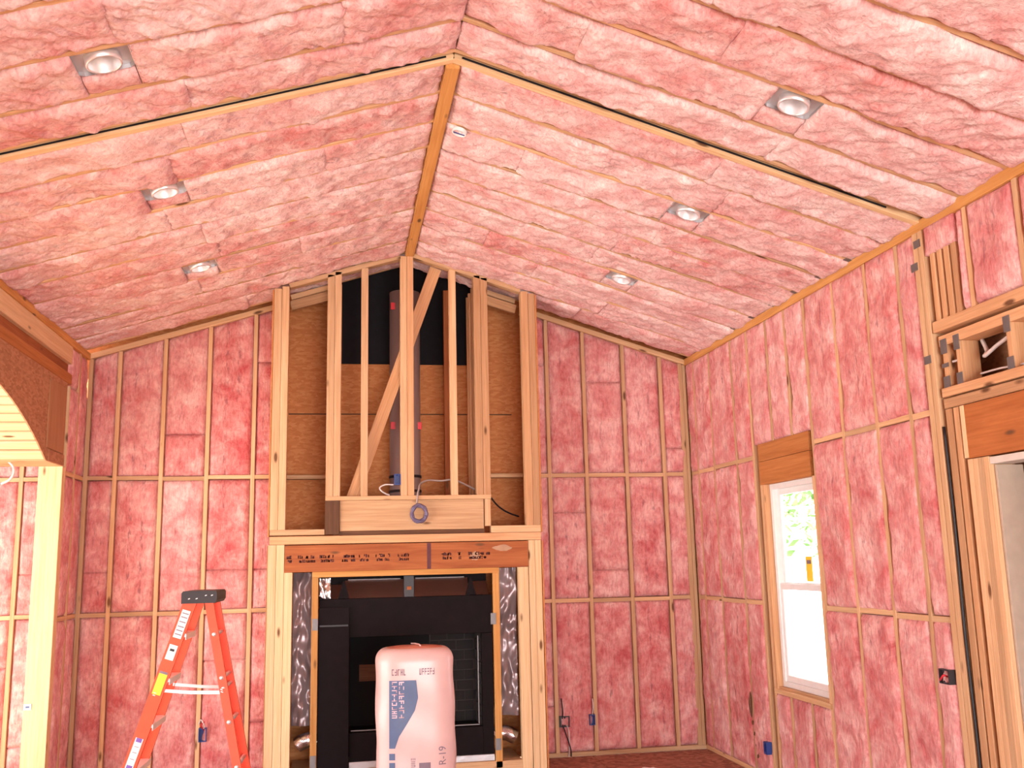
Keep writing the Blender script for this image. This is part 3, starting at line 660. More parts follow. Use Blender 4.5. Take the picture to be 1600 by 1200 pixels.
# recessed lights
wordings = {(-1, 0): 'bare silver recessed light before the doubled rafter, on the slope above the arch', (-1, 1): 'silver recessed light midway along the slope above the arch', (-1, 2): 'silver recessed light nearest the end wall, slope above the arch',
            (1, 0): 'bare silver recessed light before the doubled rafter, on the window-side slope', (1, 1): 'silver recessed light midway along the window-side slope', (1, 2): 'silver recessed light nearest the end wall, window-side slope'}
for sgn in (-1, 1):
    q = side[sgn]
    for i, (cx, cy) in enumerate(CANS[sgn]):
        d = abs(cx-q['e'])*SLN; c = ceil_pt(sgn, d, cy); n = q['n']; s = q['s'] if sgn < 0 else -q['s']; yv = Vector((0, 1, 0))
        t = empty('recessed_light', c - n*0.03); tag(t, wordings[(sgn, i)], 'ceiling light', 'recessed lights in the ceiling')
        inv = parent_matrix(t).inverted()
        # pan plate with a round hole
        seg = 32; v = []; f = []
        for k in range(seg):
            th = 2*math.pi*(k+0.5)/seg; dx, dy = math.cos(th), math.sin(th); m = max(abs(dx), abs(dy))
            for (ra, rb, zz) in ((0.078*dx, 0.078*dy, 0.0), (0.135*dx/m, 0.115*dy/m, 0.0), (0.135*dx/m, 0.115*dy/m, 0.022)):
                v.append(inv @ (c + s*ra + s*0.0 + yv*rb + n*(-0.03+zz)))
        for k in range(seg):
            a0, b0 = k*3, ((k+1) % seg)*3
            f += [(a0, b0, b0+1, a0+1), (a0+1, b0+1, b0+2, a0+2)]
        raw('mounting_pan', v, f, 'galv', t)
        X, Y = s, n.cross(s); M4 = inv @ Matrix(((X.x, Y.x, n.x, c.x), (X.y, Y.y, n.y, c.y), (X.z, Y.z, n.z, c.z), (0, 0, 0, 1)))
        lathe('can_housing', [(0.080, -0.03), (0.086, -0.03), (0.086, 0.016), (0.078, 0.020), (0.074, 0.012), (0.072, -0.10), (0.060, -0.13), (0.0005, -0.14)], 'alu', M4, t)
        lathe('socket', [(0.028, -0.13), (0.028, -0.09), (0.024, -0.085), (0.0005, -0.085)], 'white', M4, t, 16)
        for sg in (-1, 1):
            p0 = c + s*(0.14*sg) - n*0.0 - yv*0.11; p1 = c + s*(0.14*sg) + yv*0.27
            board('hanger_bar', p0 - n*0.01, p1 - n*0.01, n, 0.022, 0.004, 'galv', t)
# round ceiling box near the ridge
c = ceil_pt(1, abs(0.80-R)*SLN, 6.20); q = side[1]; X = -q['s']; n = q['n']; Y = n.cross(X)
t = empty('ceiling_box', c); tag(t, 'small round white and blue electrical box beside the ridge beam', 'electrical box')
M4 = parent_matrix(t).inverted() @ Matrix(((X.x, Y.x, n.x, c.x), (X.y, Y.y, n.y, c.y), (X.z, Y.z, n.z, c.z), (0, 0, 0, 1)))
lathe('box_rim', [(0.05, 0.01), (0.052, 0.034), (0.046, 0.036), (0.042, 0.034), (0.04, 0.012), (0.0005, 0.012)], 'white', M4, t, 24)
o = board('cross_bar', c + n*0.037 - X*0.04, c + n*0.037 + X*0.04, Y, 0.012, 0.004, 'blue', t)

# ------------------------------------------------------------------ chimney breast framing
ch = empty('chimney_frame', (0.63, YC, 0)); tag(ch, 'tall pine chimney breast framing around the black fireplace', 'framing')
Y2 = YC + 0.09
def cb(name, x0, x1, z0, z1, mat='pine', y0=YC, y1=Y2): return bx(name, x0, x1, y0, y1, z0, z1, mat, ch)
# lower posts
for x0, x1, zt in ((-0.622, -0.550, 2.066), (-0.548, -0.478, 2.066), (-0.476, -0.404, 1.82)): cb('post', x0, x1, 0, zt, 'pine_pale')
for x0, x1, zt in ((1.650, 1.742, 1.82), (1.748, 1.808, 2.066), (1.810, 1.870, 2.066)): cb('post', x0, x1, 0, zt, 'pine_pale')
hd = cb('header', -0.475, 1.745, 1.822, 2.06, 'lvl', YC-0.004)
inv = parent_matrix(hd).inverted()
hx = [(-0.46, 0.05, 1), (-0.36, 0.16, 5), (-0.17, 0.13, 4), (0.02, 0.13, 3), (0.18, 0.09, 3), (0.33, 0.13, 4), (0.53, 0.1, 3), (0.93, 0.09, 2), (1.08, 0.03, 1), (1.16, 0.22, 6)]
hdr_marks = []
for i, (x, w, n) in enumerate(hx):
    so = strokes('stamped_print', (x, YC-0.0052, 1.94), (1, 0, 0), (0, 0, 1), w, 0.024, n*2, 'ink_dark', None, 40+i, (0, 0, 0), 0.4)
    hdr_marks.append(so)
    so = strokes('stamped_print', (x+0.01, YC-0.0052, 1.905), (1, 0, 0), (0, 0, 1), w*0.9, 0.022, n*2, 'ink_dark', None, 80+i, (0, 0, 0), 0.4)
    hdr_marks.append(so)
sv, sf = [], []
for so in hdr_marks:
    k = len(sv); sv += [v.co.copy() for v in so.data.vertices]; sf += [tuple(i+k for i in p.vertices) for p in so.data.polygons]; bpy.data.objects.remove(so)
for (x, z, w_, h_) in ((1.24, 1.93, 0.10, 0.10), (1.50, 2.00, 0.20, 0.07)):
    n_ = 18; rs = random.Random(int(x*100)); pv = [(x+w_*0.5*(0.7+0.3*rs.random())*math.cos(2*math.pi*i/n_), YC-0.0050, z+h_*0.5*(0.6+0.4*rs.random())*math.sin(2*math.pi*i/n_)) for i in range(n_)]
    o = raw('plaster_scuff', pv, [tuple(range(n_))], 'chalk', ch); o.matrix_basis = parent_matrix(ch).inverted()
so = raw('stamped_print', sv, sf, 'ink_dark', ch); so.matrix_basis = parent_matrix(ch).inverted(); so['kind'] = 'stuff'
cb('ink_stripe', 0.80, 0.835, 1.824, 2.058, 'stripe_ink', YC-0.0056, YC-0.004)
# mantle plate and upper sill
cb('plate', -0.61, 1.872, 2.068, 2.139, 'pine_warm', YC-0.006, YC+0.55)
cb('sill', -0.61, -0.128, 2.150, 2.200, 'pine', YC); cb('sill', 1.40, 1.872, 2.142, 2.205, 'pine', YC)
# upper outer posts
for x0, x1 in ((-0.612, -0.542), (-0.540, -0.475)): cb('post', x0, x1, 2.2, cz(x0)-0.02, 'pine')
for x0, x1 in ((1.735, 1.805), (1.807, 1.874)): cb('post', x0, x1, 2.205, cz(x1)-0.02, 'pine_warm')
# centre bay
cb('post', -0.122, -0.055, 2.495, cz(-0.1)-0.03, 'pine'); cb('post', -0.053, 0.008, 2.495, cz(0)-0.03, 'pine')
cb('post', 1.270, 1.335, 2.495, cz(1.3)-0.03, 'pine_warm'); cb('post', 1.337, 1.405, 2.495, cz(1.37)-0.03, 'pine_warm')
cb('king_post', 0.562, 0.622, 2.495, ZR-0.055, 'pine'); cb('king_post', 0.624, 0.686, 2.495, ZR-0.055, 'pine_warm')
cb('stud', 0.194, 0.259, 2.495, cz(0.22)-0.05, 'pine', YC+0.002); cb('stud', 1.032, 1.096, 2.495, cz(1.06)-0.05, 'pine', YC+0.002)
cb('plate', -0.122, 1.405, 2.457, 2.495, 'pine', YC-0.004)
for i, (xa, xb) in enumerate(((-0.475, 0.562), (0.686, 1.735))):
    board('top_plate', (xa, YC+0.045, cz(xa)-0.03), (xb, YC+0.045, cz(xb)-0.03), (0, 1, 0), 0.09, 0.044, 'pine', ch)
for (xa, xb) in ((-0.475, -0.12), (1.40, 1.735)):
    board('top_plate', (xa, YC+0.35, cz(xa)-0.06), (xb, YC+0.35, cz(xb)-0.06), (0, 1, 0), 0.09, 0.05, 'pine', ch)
    board('top_plate', (xa, YC+0.30, cz(xa)-0.15), (xb, YC+0.30, cz(xb)-0.15), (0, 0, 1), 0.09, 0.04, 'pine_warm', ch)
board('diagonal_brace', (0.10, YC+0.125, 2.42), (0.915, YC+0.125, 4.72), (1, 0, 0), 0.115, 0.038, 'pine_warm', ch)
cb('front_board', 0.010, 1.335, 2.180, 2.456, 'pine', YC+0.022, YC+0.06)
cb('end_block', -0.125, 0.006, 2.152, 2.455, 'treated', YC+0.004, YC+0.06); cb('cripple', 1.345, 1.400, 2.205, 2.456, 'pine', YC+0.004, YC+0.09)
cb('packer', 0.01, 1.34, 2.139, 2.178, 'treated', YC+0.024, YC+0.09)
# framing receding into the chase
for y in (9.22, 9.42, 9.58):
    bx('stud', -0.05, 0.012, y, y+0.04, 2.15, cz(0)-0.1, 'pine_warm', ch); bx('stud', 1.27, 1.34, y, y+0.04, 2.15, cz(1.3)-0.1, 'pine_warm', ch)
bx('stud', 1.03, 1.09, 9.55, 9.60, 2.15, cz(1.1)-0.1, 'lvl', ch)
bx('chase_panel', -0.628, -0.614, YC+0.0, D, 2.14, cz(-0.62)-0.03, 'osb', ch); bx('chase_panel', 1.876, 1.89, YC, D, 2.14, cz(1.88)-0.03, 'osb', ch)
bx('chase_panel', -0.628, -0.624, YC+0.0, D, 0, 2.06, 'osb', ch); bx('chase_panel', 1.876, 1.89, YC, D, 0, 2.06, 'osb', ch)
bx('chase_seam', -0.5, 1.75, D+SD-0.006, D+SD-0.001, 3.36, 3.372, 'treated', ch)
# thin inner frame
for x0, x1, z0, z1 in ((-0.232, -0.175, 0.06, 1.77), (1.408, 1.468, 0.06, 1.77), (-0.232, 1.468, 1.771, 1.822)): cb('inner_frame', x0, x1, z0, z1, 'beam', YC+0.01, YC+0.05)
cb('hearth_base', -0.40, 1.648, 0.03, 0.115, 'pine', YC+0.01, YC+0.6)

# ------------------------------------------------------------------ fireplace
fp = empty('fireplace', (0.62, YC+0.06, 0.115)); tag(fp, 'black metal fireplace insert in the framed chimney breast', 'fireplace')
FY = YC + 0.055
def fb(name, x0, x1, z0, z1, y0, y1, mat='black'): return bx(name, x0, x1, y0, y1, z0, z1, mat, fp)
fb('top_panel', -0.165, 1.400, 1.235, 1.575, FY, FY+0.05)
fb('side_panel', -0.170, 0.105, 0.125, 1.232, FY, FY+0.05); fb('side_panel', 1.300, 1.400, 0.175, 1.232, FY, FY+0.05)
fb('bottom_panel', 0.107, 1.298, 0.175, 0.415, FY, FY+0.05)
fb('folded_door', -0.172, 0.10, 0.10, 1.50, FY-0.028, FY-0.002); fb('door_rail', -0.16, 0.09, 1.335, 1.352, FY-0.036, FY-0.029, 'black_plastic')
fb('firebox_back', 0.08, 1.33, 0.36, 1.28, FY+0.46, FY+0.48, 'black_deep'); fb('firebox_floor', 0.08, 1.33, 0.36, 0.40, FY+0.05, FY+0.46, 'black_deep'); fb('firebox_top', 0.08, 1.33, 1.25, 1.29, FY+0.05, FY+0.46, 'black_deep')
fb('firebox_side', 0.06, 0.10, 0.36, 1.28, FY+0.05, FY+0.46, 'black_deep'); fb('firebox_side', 1.31, 1.34, 0.36, 1.28, FY+0.05, FY+0.46, 'mortar')
for k in range(9):
    for j in range(3):
        y0 = FY+0.06 + j*0.135 - (0.06 if k % 2 else 0); y1 = min(y0+0.125, FY+0.45); y0 = max(y0, FY+0.055)
        if y1-y0 > 0.03: fb('firebrick', 1.293, 1.312, 0.405+k*0.095, 0.405+k*0.095+0.085, y0, y1, 'brick')
fb('brick_lining', 0.86, 1.308, 0.402, 1.248, FY+0.452, FY+0.459, 'mortar')
for k in range(9):
    for j in range(3):
        x0 = 0.87 + j*0.165 - (0.08 if k % 2 else 0); x1 = min(x0+0.155, 1.29); x0 = max(x0, 0.865)
        if x1-x0 > 0.03: fb('firebrick', x0, x1, 0.408+k*0.093, 0.408+k*0.093+0.083, FY+0.436, FY+0.4515, 'brick')
fb('rating_label', 0.20, 0.36, 0.80, 0.95, FY+0.452, FY+0.46, 'treated')
for nm, x0, x1, z0, z1 in (('door_trim', 1.262, 1.272, 0.44, 1.21), ('door_trim', 0.12, 1.272, 0.425, 0.436)): fb(nm, x0, x1, z0, z1, FY+0.012, FY+0.02, 'nailplate')
fb('ledge', 0.107, 1.40, 0.117, 0.172, FY-0.01, FY+0.05, 'galv')
# hood: two sloping metal panels under a bright lip, dark brackets between
for x0, x1 in ((0.06, 0.60), (0.68, 1.20)):
    prism('hood_panel', [(FY+0.03, 1.578), (FY+0.20, 1.735), (FY+0.205, 1.728), (FY+0.04, 1.576)], 'x', x0, x1, 'hood', fp).matrix_basis = parent_matrix(fp).inverted()
    fb('hood_lip', x0+0.03, x1-0.03, 1.735, 1.745, FY+0.19, FY+0.21, 'nailplate')
for x in (0.05, 1.21):
    prism('bracket', [(x-0.05, 1.577), (x+0.05, 1.577), (x+0.006, 1.735), (x-0.006, 1.735)], 'y', FY+0.03, FY+0.04, 'black', fp).matrix_basis = parent_matrix(fp).inverted()
for x0, x1 in ((-0.12, 0.03), (1.22, 1.38)):
    prism('hood_panel', [(FY+0.05, 1.578), (FY+0.20, 1.70), (FY+0.205, 1.69), (FY+0.06, 1.576)], 'x', x0, x1, 'hood', fp).matrix_basis = parent_matrix(fp).inverted()
fb('damper_box', 0.595, 0.685, 1.577, 1.765, FY+0.02, FY+0.10, 'black_plastic'); fb('damper_clip', 0.62, 0.66, 1.64, 1.67, FY+0.01, FY+0.02, 'lvl')
fb('rear_panel', -0.16, 1.39, 1.577, 1.80, FY+0.26, FY+0.27, 'black'); fb('shell', -0.16, 1.39, 0.13, 1.57, FY+0.482, FY+0.50, 'black')
fb('side_shell', -0.165, -0.15, 0.13, 1.57, FY+0.05, FY+0.48, 'galv'); fb('side_shell', 1.385, 1.398, 0.13, 1.57, FY+0.05, FY+0.48, 'galv')
for x, z in ((-0.20, 1.36), (-0.205, 0.20), (1.405, 1.36), (1.43, 0.26)): fb('strap', x-0.025, x+0.025, z-0.05, z+0.05, YC+0.004, YC+0.0095, 'nailplate')

# plastic sheeting hung either side of the fireplace
def sheet(name, x0, x1, z0, z1, y, seed, label, mat='plastic_film'):
    nx, nz = 14, 60; v = []; f = []
    xs = np.linspace(x0, x1, nx); zs = np.linspace(z0, z1, nz); X, Z = np.meshgrid(xs, zs)
    P = np.stack([X*9+Z*3, Z*4.2-X*6, np.full_like(X, seed)], -1); Yv = y + 0.09*(vnoise(P)-0.5) + 0.045*(vnoise(P*2.7)-0.5)
    v = list(zip(X.ravel(), Yv.ravel(), Z.ravel())) + list(zip(X.ravel(), (Yv+0.002).ravel(), Z.ravel()))
    n = nx*nz
    for j in range(nz-1):
        for i in range(nx-1):
            a = j*nx+i; f.append((a, a+1, a+nx+1, a+nx)); f.append((a+n, a+nx+n, a+nx+1+n, a+1+n))
    o = raw(name, v, f, mat, None, True)
    if label: tag(o, label, 'plastic sheet')
    return o
sheet('plastic_sheet', -0.402, -0.235, 0.48, 1.815, YC+0.17, 3.3, 'crumpled grey plastic sheet between the paired posts and fireplace, arch side')
sheet('plastic_sheet', 1.47, 1.648, 0.48, 1.815, YC+0.17, 8.1, 'crumpled dark plastic sheet between the posts and fireplace, window side')
fs = sheet('foil_scrap', -0.168, -0.07, 1.58, 1.765, YC+0.10, 5.2, None, 'foil'); fs.parent = fp; fs.matrix_basis = parent_matrix(fp).inverted()
def duct(name, x0, x1, z, y, label, mat):
    pts = []; rr = []
    for i in range(40):
        t_ = i/39; pts.append((x0+(x1-x0)*t_, y-0.02*math.sin(t_*2), z + 0.04*math.sin(t_*2.6))); rr.append(0.062 + 0.006*math.cos(i*math.pi))
    tag(tube(name, pts, rr, mat, None, 18), label, 'duct')
duct('flexible_duct', -0.34, -0.178, 0.33, YC+0.135, 'silver flexible foil duct at the fireplace foot, arch side', 'foil')
duct('flexible_duct', 1.60, 1.408, 0.30, YC+0.14, 'dull foil duct at the fireplace foot, window side', 'foil')

# flue in the chase
fl = empty('flue_pipe', (0.63, 9.44, 2.14)); tag(fl, 'dull metal flue pipe rising behind the king post', 'flue')
M4 = Matrix.Identity(4)
lathe('pipe', [(0.150, 0.0), (0.150, 2.4)], foil('flue_metal', (0.40, 0.31, 0.30), 0.5, 0.5, 0.05, 12), M4, fl, 32, True)
for z in (1.05, 2.24):
    for a in (-2.45, -0.55): 
        p = Vector((0.153*math.cos(a), 0.153*math.sin(a), z)); bx('tape', fl.location.x+p.x-0.025, fl.location.x+p.x+0.025, fl.location.y+p.y-0.012, fl.location.y+p.y+0.004, 2.14+z-0.035, 2.14+z+0.035, 'red', fl)
for z in (0.42, 0.56): lathe('pipe_band', [(0.151, z-0.012), (0.158, z-0.012), (0.158, z+0.012), (0.151, z+0.012)], 'black_plastic', M4, fl, 32)

# coil of cable on the front board
co = empty('cable_coil', (0.727, YC-0.01, 2.327)); tag(co, 'coiled purple-grey cable hanging from the chimney plate', 'cable coil')
pts = []
for i in range(96):
    a = 2*math.pi*i/24; r_ = 0.066 + 0.008*math.sin(i*0.9); pts.append((r_*math.cos(a), -0.012-0.0045*(i//24)+0.004*math.sin(i*1.3), r_*math.sin(a)*1.12))
tube('coil', pts, 0.0125, plain('cable_mauve', c8(104, 92, 122), 0.35), co)
tube('lead', smooth_path([(-0.02, -0.008, 0.07), (-0.012, -0.006, 0.17), (0.0, 0.005, 0.22), (0.02, 0.06, 0.28), (0.10, 0.10, 0.315), (0.22, 0.12, 0.31), (0.34, 0.13, 0.32), (0.46, 0.14, 0.27), (0.56, 0.15, 0.22)]), 0.009, plain('cable_grey', c8(160, 142, 136), 0.5), co)
def cable(pts, r_, mat, label): tag(tube('electrical_cable', smooth_path(pts), r_, mat), label, 'cable')
cable([(0.50, YC+0.05, 2.60), (0.42, YC+0.05, 2.60), (0.37, YC+0.04, 2.57), (0.40, YC+0.03, 2.53), (0.46, YC+0.04, 2.502)], 0.007, 'cable_white', 'short white cable curling from the blue box by the king post')
cable([(1.41, YC+0.12, 2.49), (1.50, YC+0.2, 2.40), (1.60, YC+0.25, 2.34), (1.72, YC+0.3, 2.30)], 0.008, 'cable_black', 'black cable sagging in the narrow chimney niche')

# ------------------------------------------------------------------ electrical boxes
def ebox(loc, w, h, d, face, mat, label, cables=()):
    """open-fronted device box; face is the direction it opens to"""
    t = empty('outlet_box', loc); tag(t, label, 'electrical box'); n = Vector(face); z = Vector((0, 0, 1)); u = z.cross(n)
    def P(a, b, c): return u*a + z*b + n*c
    o_, i_, dp = (w/2, h/2), (w/2-0.006, h/2-0.006), -d
    v = []
    for (a, b), c in (((w/2, h/2), 0), ((w/2-0.007, h/2-0.007), 0), ((w/2-0.007, h/2-0.007), -d+0.006), ((w/2, h/2), -d)):
        for sx, sz in ((-1, -1), (1, -1), (1, 1), (-1, 1)): v.append(P(sx*a, sz*b, c))
    f = []
    for k in range(4):
        q = (k+1) % 4; f += [(k, q, 4+q, 4+k), (4+k, 4+q, 8+q, 8+k), (q, k, 12+k, 12+q)]
    f += [(8, 9, 10, 11), (15, 14, 13, 12)]
    raw('box_body', v, f, mat, t)
    for sz in (-1, 1): tube('screw_lug', [P(0, sz*(h/2-0.012), -0.002), P(0, sz*(h/2-0.012), 0.003)], 0.008, mat, t)
    for pts, m_ in cables: tube('cable_tail', smooth_path([P(*p) for p in pts]), 0.006, m_, t)
    return t
ebox((0.532, YC-0.002, 2.645), 0.06, 0.10, 0.05, (0, -1, 0), 'blue', 'blue outlet box fixed to the king post in the chase')
ebox((2.175, D-0.035, 0.33), 0.10, 0.10, 0.05, (0, -1, 0), 'black_plastic', 'black outlet box with dangling cables low on the end wall',
     [([(0.02, -0.03, -0.02), (0.03, -0.08, 0.02), (0.035, -0.2, 0.015), (0.03, -0.32, 0.0)], 'cable_white'), ([(-0.02, -0.03, -0.02), (0.0, -0.1, 0.02), (0.045, -0.25, 0.02), (0.05, -0.32, 0.01)], 'cable_black'),
      ([(-0.02, 0.03, -0.02), (-0.02, 0.1, 0.012), (-0.03, 0.22, 0.0)], 'cable_black')])
ebox((2.452, D-0.04, 0.335), 0.055, 0.10, 0.05, (0, -1, 0), 'blue', 'blue outlet box low on the end wall beside a black box', [([(0, 0.045, -0.01), (0.006, 0.12, 0.012), (0.004, 0.2, 0.0)], 'cable_white')])
ebox((-1.205, D-0.045, 0.385), 0.07, 0.12, 0.05, (0, -1, 0), 'blue', 'blue outlet box with bare wires behind the stepladder', [([(0, 0.05, -0.02), (0.02, 0.08, 0.03), (-0.01, 0.14, 0.04), (-0.03, 0.10, 0.02)], 'cable_white'), ([(0.01, 0.04, -0.02), (-0.01, 0.09, 0.04), (0.02, 0.12, 0.03)], 'red')])
ebox((R-0.045, 8.13, 0.27), 0.06, 0.10, 0.05, (-1, 0, 0), 'blue', 'blue outlet box low on the side wall before the window')
ebox((R-0.048, 5.475, 1.14), 0.10, 0.085, 0.05, (-1, 0, 0), 'black_plastic', 'dark switch box beside the doorway post', [([(0.0, 0.0, -0.02), (0.02, 0.01, 0.015), (-0.02, -0.02, 0.012)], 'red')])
# torn slot along a batt by the window
for k, (y, z, h) in enumerate(((8.45, 0.58, 0.11), (8.43, 0.43, 0.02), (8.40, 0.34, 0.018), (8.38, 0.25, 0.018), (8.36, 0.16, 0.018))):
    pts = [(R-0.012, y+rnd.uniform(-.006, .006), z-h+2*h*i/5) for i in range(6)]
    tube('nail_hole', pts, [0.002, 0.010, 0.014, 0.016, 0.010, 0.003] if h > 0.05 else [0.002, 0.008, 0.011, 0.011, 0.008, 0.002], 'treated', wall_right, 6)
# tag and strap on the arch post
pt_ = empty('post_tag', (-2.525, 8.945, 0.78)); tag(pt_, 'small silver-blue tie plate on the pale arch post', 'metal plate')
bx('tie_plate', -2.555, -2.495, 8.945, 8.949, 0.755, 0.805, 'galv', pt_); bx('tie_print', -2.54, -2.51, 8.9435, 8.945, 0.772, 0.788, 'navy', pt_)
tag(tube('hanging_strap', smooth_path([(-2.70, 8.60, 2.79), (-2.655, 8.60, 2.74), (-2.65, 8.60, 2.68), (-2.68, 8.60, 2.63), (-2.74, 8.60, 2.60)]), 0.010, 'cable_white'), 'white strap looping down below the vault edge', 'strap')

# ------------------------------------------------------------------ stepladder
lad = empty('stepladder', (-0.925, 7.22, 0), -0.03); tag(lad, 'orange fibreglass stepladder with black top cap', 'ladder')
def lb(name, A, B, wdir, w, t_, mat, par=lad):
    A, B = Vector(A), Vector(B); X = (B-A); l = X.length; X.normalize(); Y = Vector(wdir); Y = (Y-X*Y.dot(X)).normalized(); Z = X.cross(Y); c = (A+B)/2
    o = bpy.data.objects.new(name, box_mesh(l, w, t_, mat)); link(o, par); o.matrix_basis = Matrix(((X.x, Y.x, Z.x, c.x), (X.y, Y.y, Z.y, c.y), (X.z, Y.z, Z.z, c.z), (0, 0, 0, 1))); return o
FX0, FX1, RX0, RX1, ZT = -0.600, -0.060, 0.395, 0.055, 1.665
def front(z, s): t_ = z/ZT; return Vector((FX0+(FX1-FX0)*t_, s*(0.255-0.075*t_), z))
def rear(z, s): t_ = z/ZT; return Vector((RX0+(RX1-RX0)*t_, s*(0.235-0.075*t_), z))
def channel(name, A, B, w, d, t_, inward, mat):
    """C-section rail: web of width w, flanges of depth d pointing inward"""
    A, B = Vector(A), Vector(B); X = (B-A).normalized(); Y = Vector((1, 0, 0)); Y = (Y-X*Y.dot(X)).normalized(); Z = Vector((0, inward, 0)); Z = (Z-X*Z.dot(X)-Y*Z.dot(Y)).normalized()
    prof = [(-w/2, 0), (w/2, 0), (w/2, d), (w/2-t_, d), (w/2-t_, t_), (-w/2+t_, t_), (-w/2+t_, d), (-w/2, d)]
    v = [p + Y*a + Z*b for p in (A, B) for a, b in prof]; n = 8
    f = [(i, (i+1) % n, (i+1) % n+n, i+n) for i in range(n)] + [tuple(reversed(range(n))), tuple(range(n, 2*n))]
    o = raw(name, v, f, mat, lad); bm = bmesh.new(); bm.from_mesh(o.data); bmesh.ops.recalc_face_normals(bm, faces=bm.faces); bm.to_mesh(o.data); bm.free(); return o
rails = {}
for s in (-1, 1):
    rails[('f', s)] = channel('front_rail', front(0.02, s), front(ZT, s), 0.086, 0.034, 0.005, -s, 'orange')
    rails[('r', s)] = channel('rear_rail', rear(0.02, s), rear(ZT, s), 0.056, 0.030, 0.005, -s, 'orange')
    for P, w in ((front, 0.09), (rear, 0.062)):
        p = P(0.03, s); lb('foot', p+Vector((-w/2, -s*0.012, -0.008)), p+Vector((w/2, -s*0.012, -0.008)), (0, 1, 0), 0.045, 0.04, 'black_plastic')
    # spreader
    a, b, m = front(1.08, s)+Vector((0.03, -s*0.03, 0)), rear(1.05, s)+Vector((-0.02, -s*0.03, 0)), None
    m = (a+b)/2
    lb('spreader', a, m+Vector((0, 0, -0.006)), (0, 0, 1), 0.022, 0.005, 'alu'); lb('spreader', m+Vector((0, -s*0.006, -0.006)), b+Vector((0, -s*0.006, 0)), (0, 0, 1), 0.022, 0.005, 'alu')
for k in range(1, 6):
    z = 0.287*k; a, b = front(z, -1), front(z, 1); st = lb('step', a+Vector((0.012, 0.006, 0)), b+Vector((0.012, -0.006, 0)), (1, 0, 0), 0.088, 0.022, 'alu')
    for sg in (-0.036, 0.044): lb('step_lip', a+Vector((sg+0.008, 0.008, -0.016)), b+Vector((sg+0.008, -0.008, -0.016)), (0, 0, 1), 0.03, 0.004, 'alu')
    a, b = rear(z+0.0, -1), rear(z+0.0, 1); tube('rear_brace', [a+Vector((0, -0.004, 0)), b+Vector((0, 0.004, 0))], 0.014, 'alu', lad, 10)
a, b = rear(1.08, -1), rear(1.08, 1); tube('rear_brace', [a, b], 0.012, 'alu', lad, 10)
cap = prism('top_cap', [(-0.115, 1.645), (0.105, 1.645), (0.118, 1.665), (0.118, 1.715), (0.108, 1.727), (-0.105, 1.727), (-0.115, 1.715)], 'y', -0.215, 0.215, 'black_plastic', lad)
for sy in (-0.217,):
    for sx in (-0.07, -0.02, 0.04, 0.08): lb('cap_rivet', (sx, sy, 1.675+0.02*(sx > 0)), (sx+0.012, sy, 1.679+0.02*(sx > 0)), (0, 0, 1), 0.006, 0.004, 'alu')
# stickers on the near front rail
def sticker(z0, z1, w, mat, name='sticker', off=-0.0025, shift=0.0):
    a, b = front(z0, -1), front(z1, -1); o = Vector((shift, off, 0)); return lb(name, a+o, b+o, (1, 0, 0), w, 0.0012, mat)
sticker(1.42, 1.60, 0.056, 'white'); sticker(1.28, 1.375, 0.056, 'white'); sticker(1.06, 1.20, 0.056, 'yellow'); sticker(1.19, 1.205, 0.056, 'ink', 'sticker_print', -0.0033)
sticker(1.335, 1.35, 0.03, 'black_plastic', 'sticker_print', -0.0033)
for zz in (1.44, 1.465, 1.49, 1.52, 1.55, 1.575): sticker(zz, zz+0.007, 0.044, 'ink', 'sticker_print', -0.0033)
sticker(0.60, 0.79, 0.05, 'white', 'oval_label'); sticker(0.765, 0.79, 0.038, 'purple', 'sticker_print', -0.0033); sticker(0.60, 0.625, 0.038, 'purple', 'sticker_print', -0.0033)
for zz in (0.66, 0.70, 0.735): sticker(zz, zz+0.004, 0.03, 'ink', 'sticker_print', -0.0033)
for s in (-1,):
    for z in (1.06, 1.075):
        for P in (front, rear):
            p = P(z, s)+Vector((0, -0.003, 0)); lb('rivet', p+Vector((-0.02, 0, 0)), p+Vector((-0.004, 0, -0.006)), (0, 0, 1), 0.006, 0.003, 'alu')

# ------------------------------------------------------------------ insulation bag
BX, BY, BA, BB, BH = 0.570, 7.52, 0.286, 0.22, 1.262
bag = empty('insulation_bag', (BX, BY, 0)); tag(bag, 'pink plastic wrapped insulation bag standing before the fireplace', 'bag')
def bag_r(th, z):
    e = 3.6; c, s = abs(math.cos(th)), abs(math.sin(th)); return (c**e + s**e)**(-1/e)
def bag_shape(th, z):
    t_ = min(max((z-(BH-0.10))/0.10, 0), 1); k = math.sqrt(max(1-t_*t_, 0)); inset = 0.085*(1-k)
    lo = min(max((0.05-z)/0.05, 0), 1)*0.03
    r_ = bag_r(th, z); wob = 0.006*math.sin(th*3+z*5) + 0.004*math.sin(z*17+th*2)
    return ((BA-inset-lo+wob)*r_*math.cos(th), (BB-inset-lo+wob*0.6)*r_*math.sin(th))
nth, rows = 96, [0, 0.02, 0.05] + [0.05+i*(BH-0.15)/30 for i in range(1, 31)] + [BH-0.10+0.10*math.sin(i/9*math.pi/2) for i in range(1, 10)]
v = []; f = []
for z in rows:
    for k in range(nth):
        th = 2*math.pi*k/nth; x, y = bag_shape(th, min(z, BH-1e-6)); v.append((x, y, z))
nr = len(rows)
for i in range(nr-1):
    for k in range(nth): f.append((i*nth+k, i*nth+(k+1) % nth, (i+1)*nth+(k+1) % nth, (i+1)*nth+k))
f.append(tuple(reversed(range(nth))))
body = raw('bag_body', v, f, 'bag', bag, True)
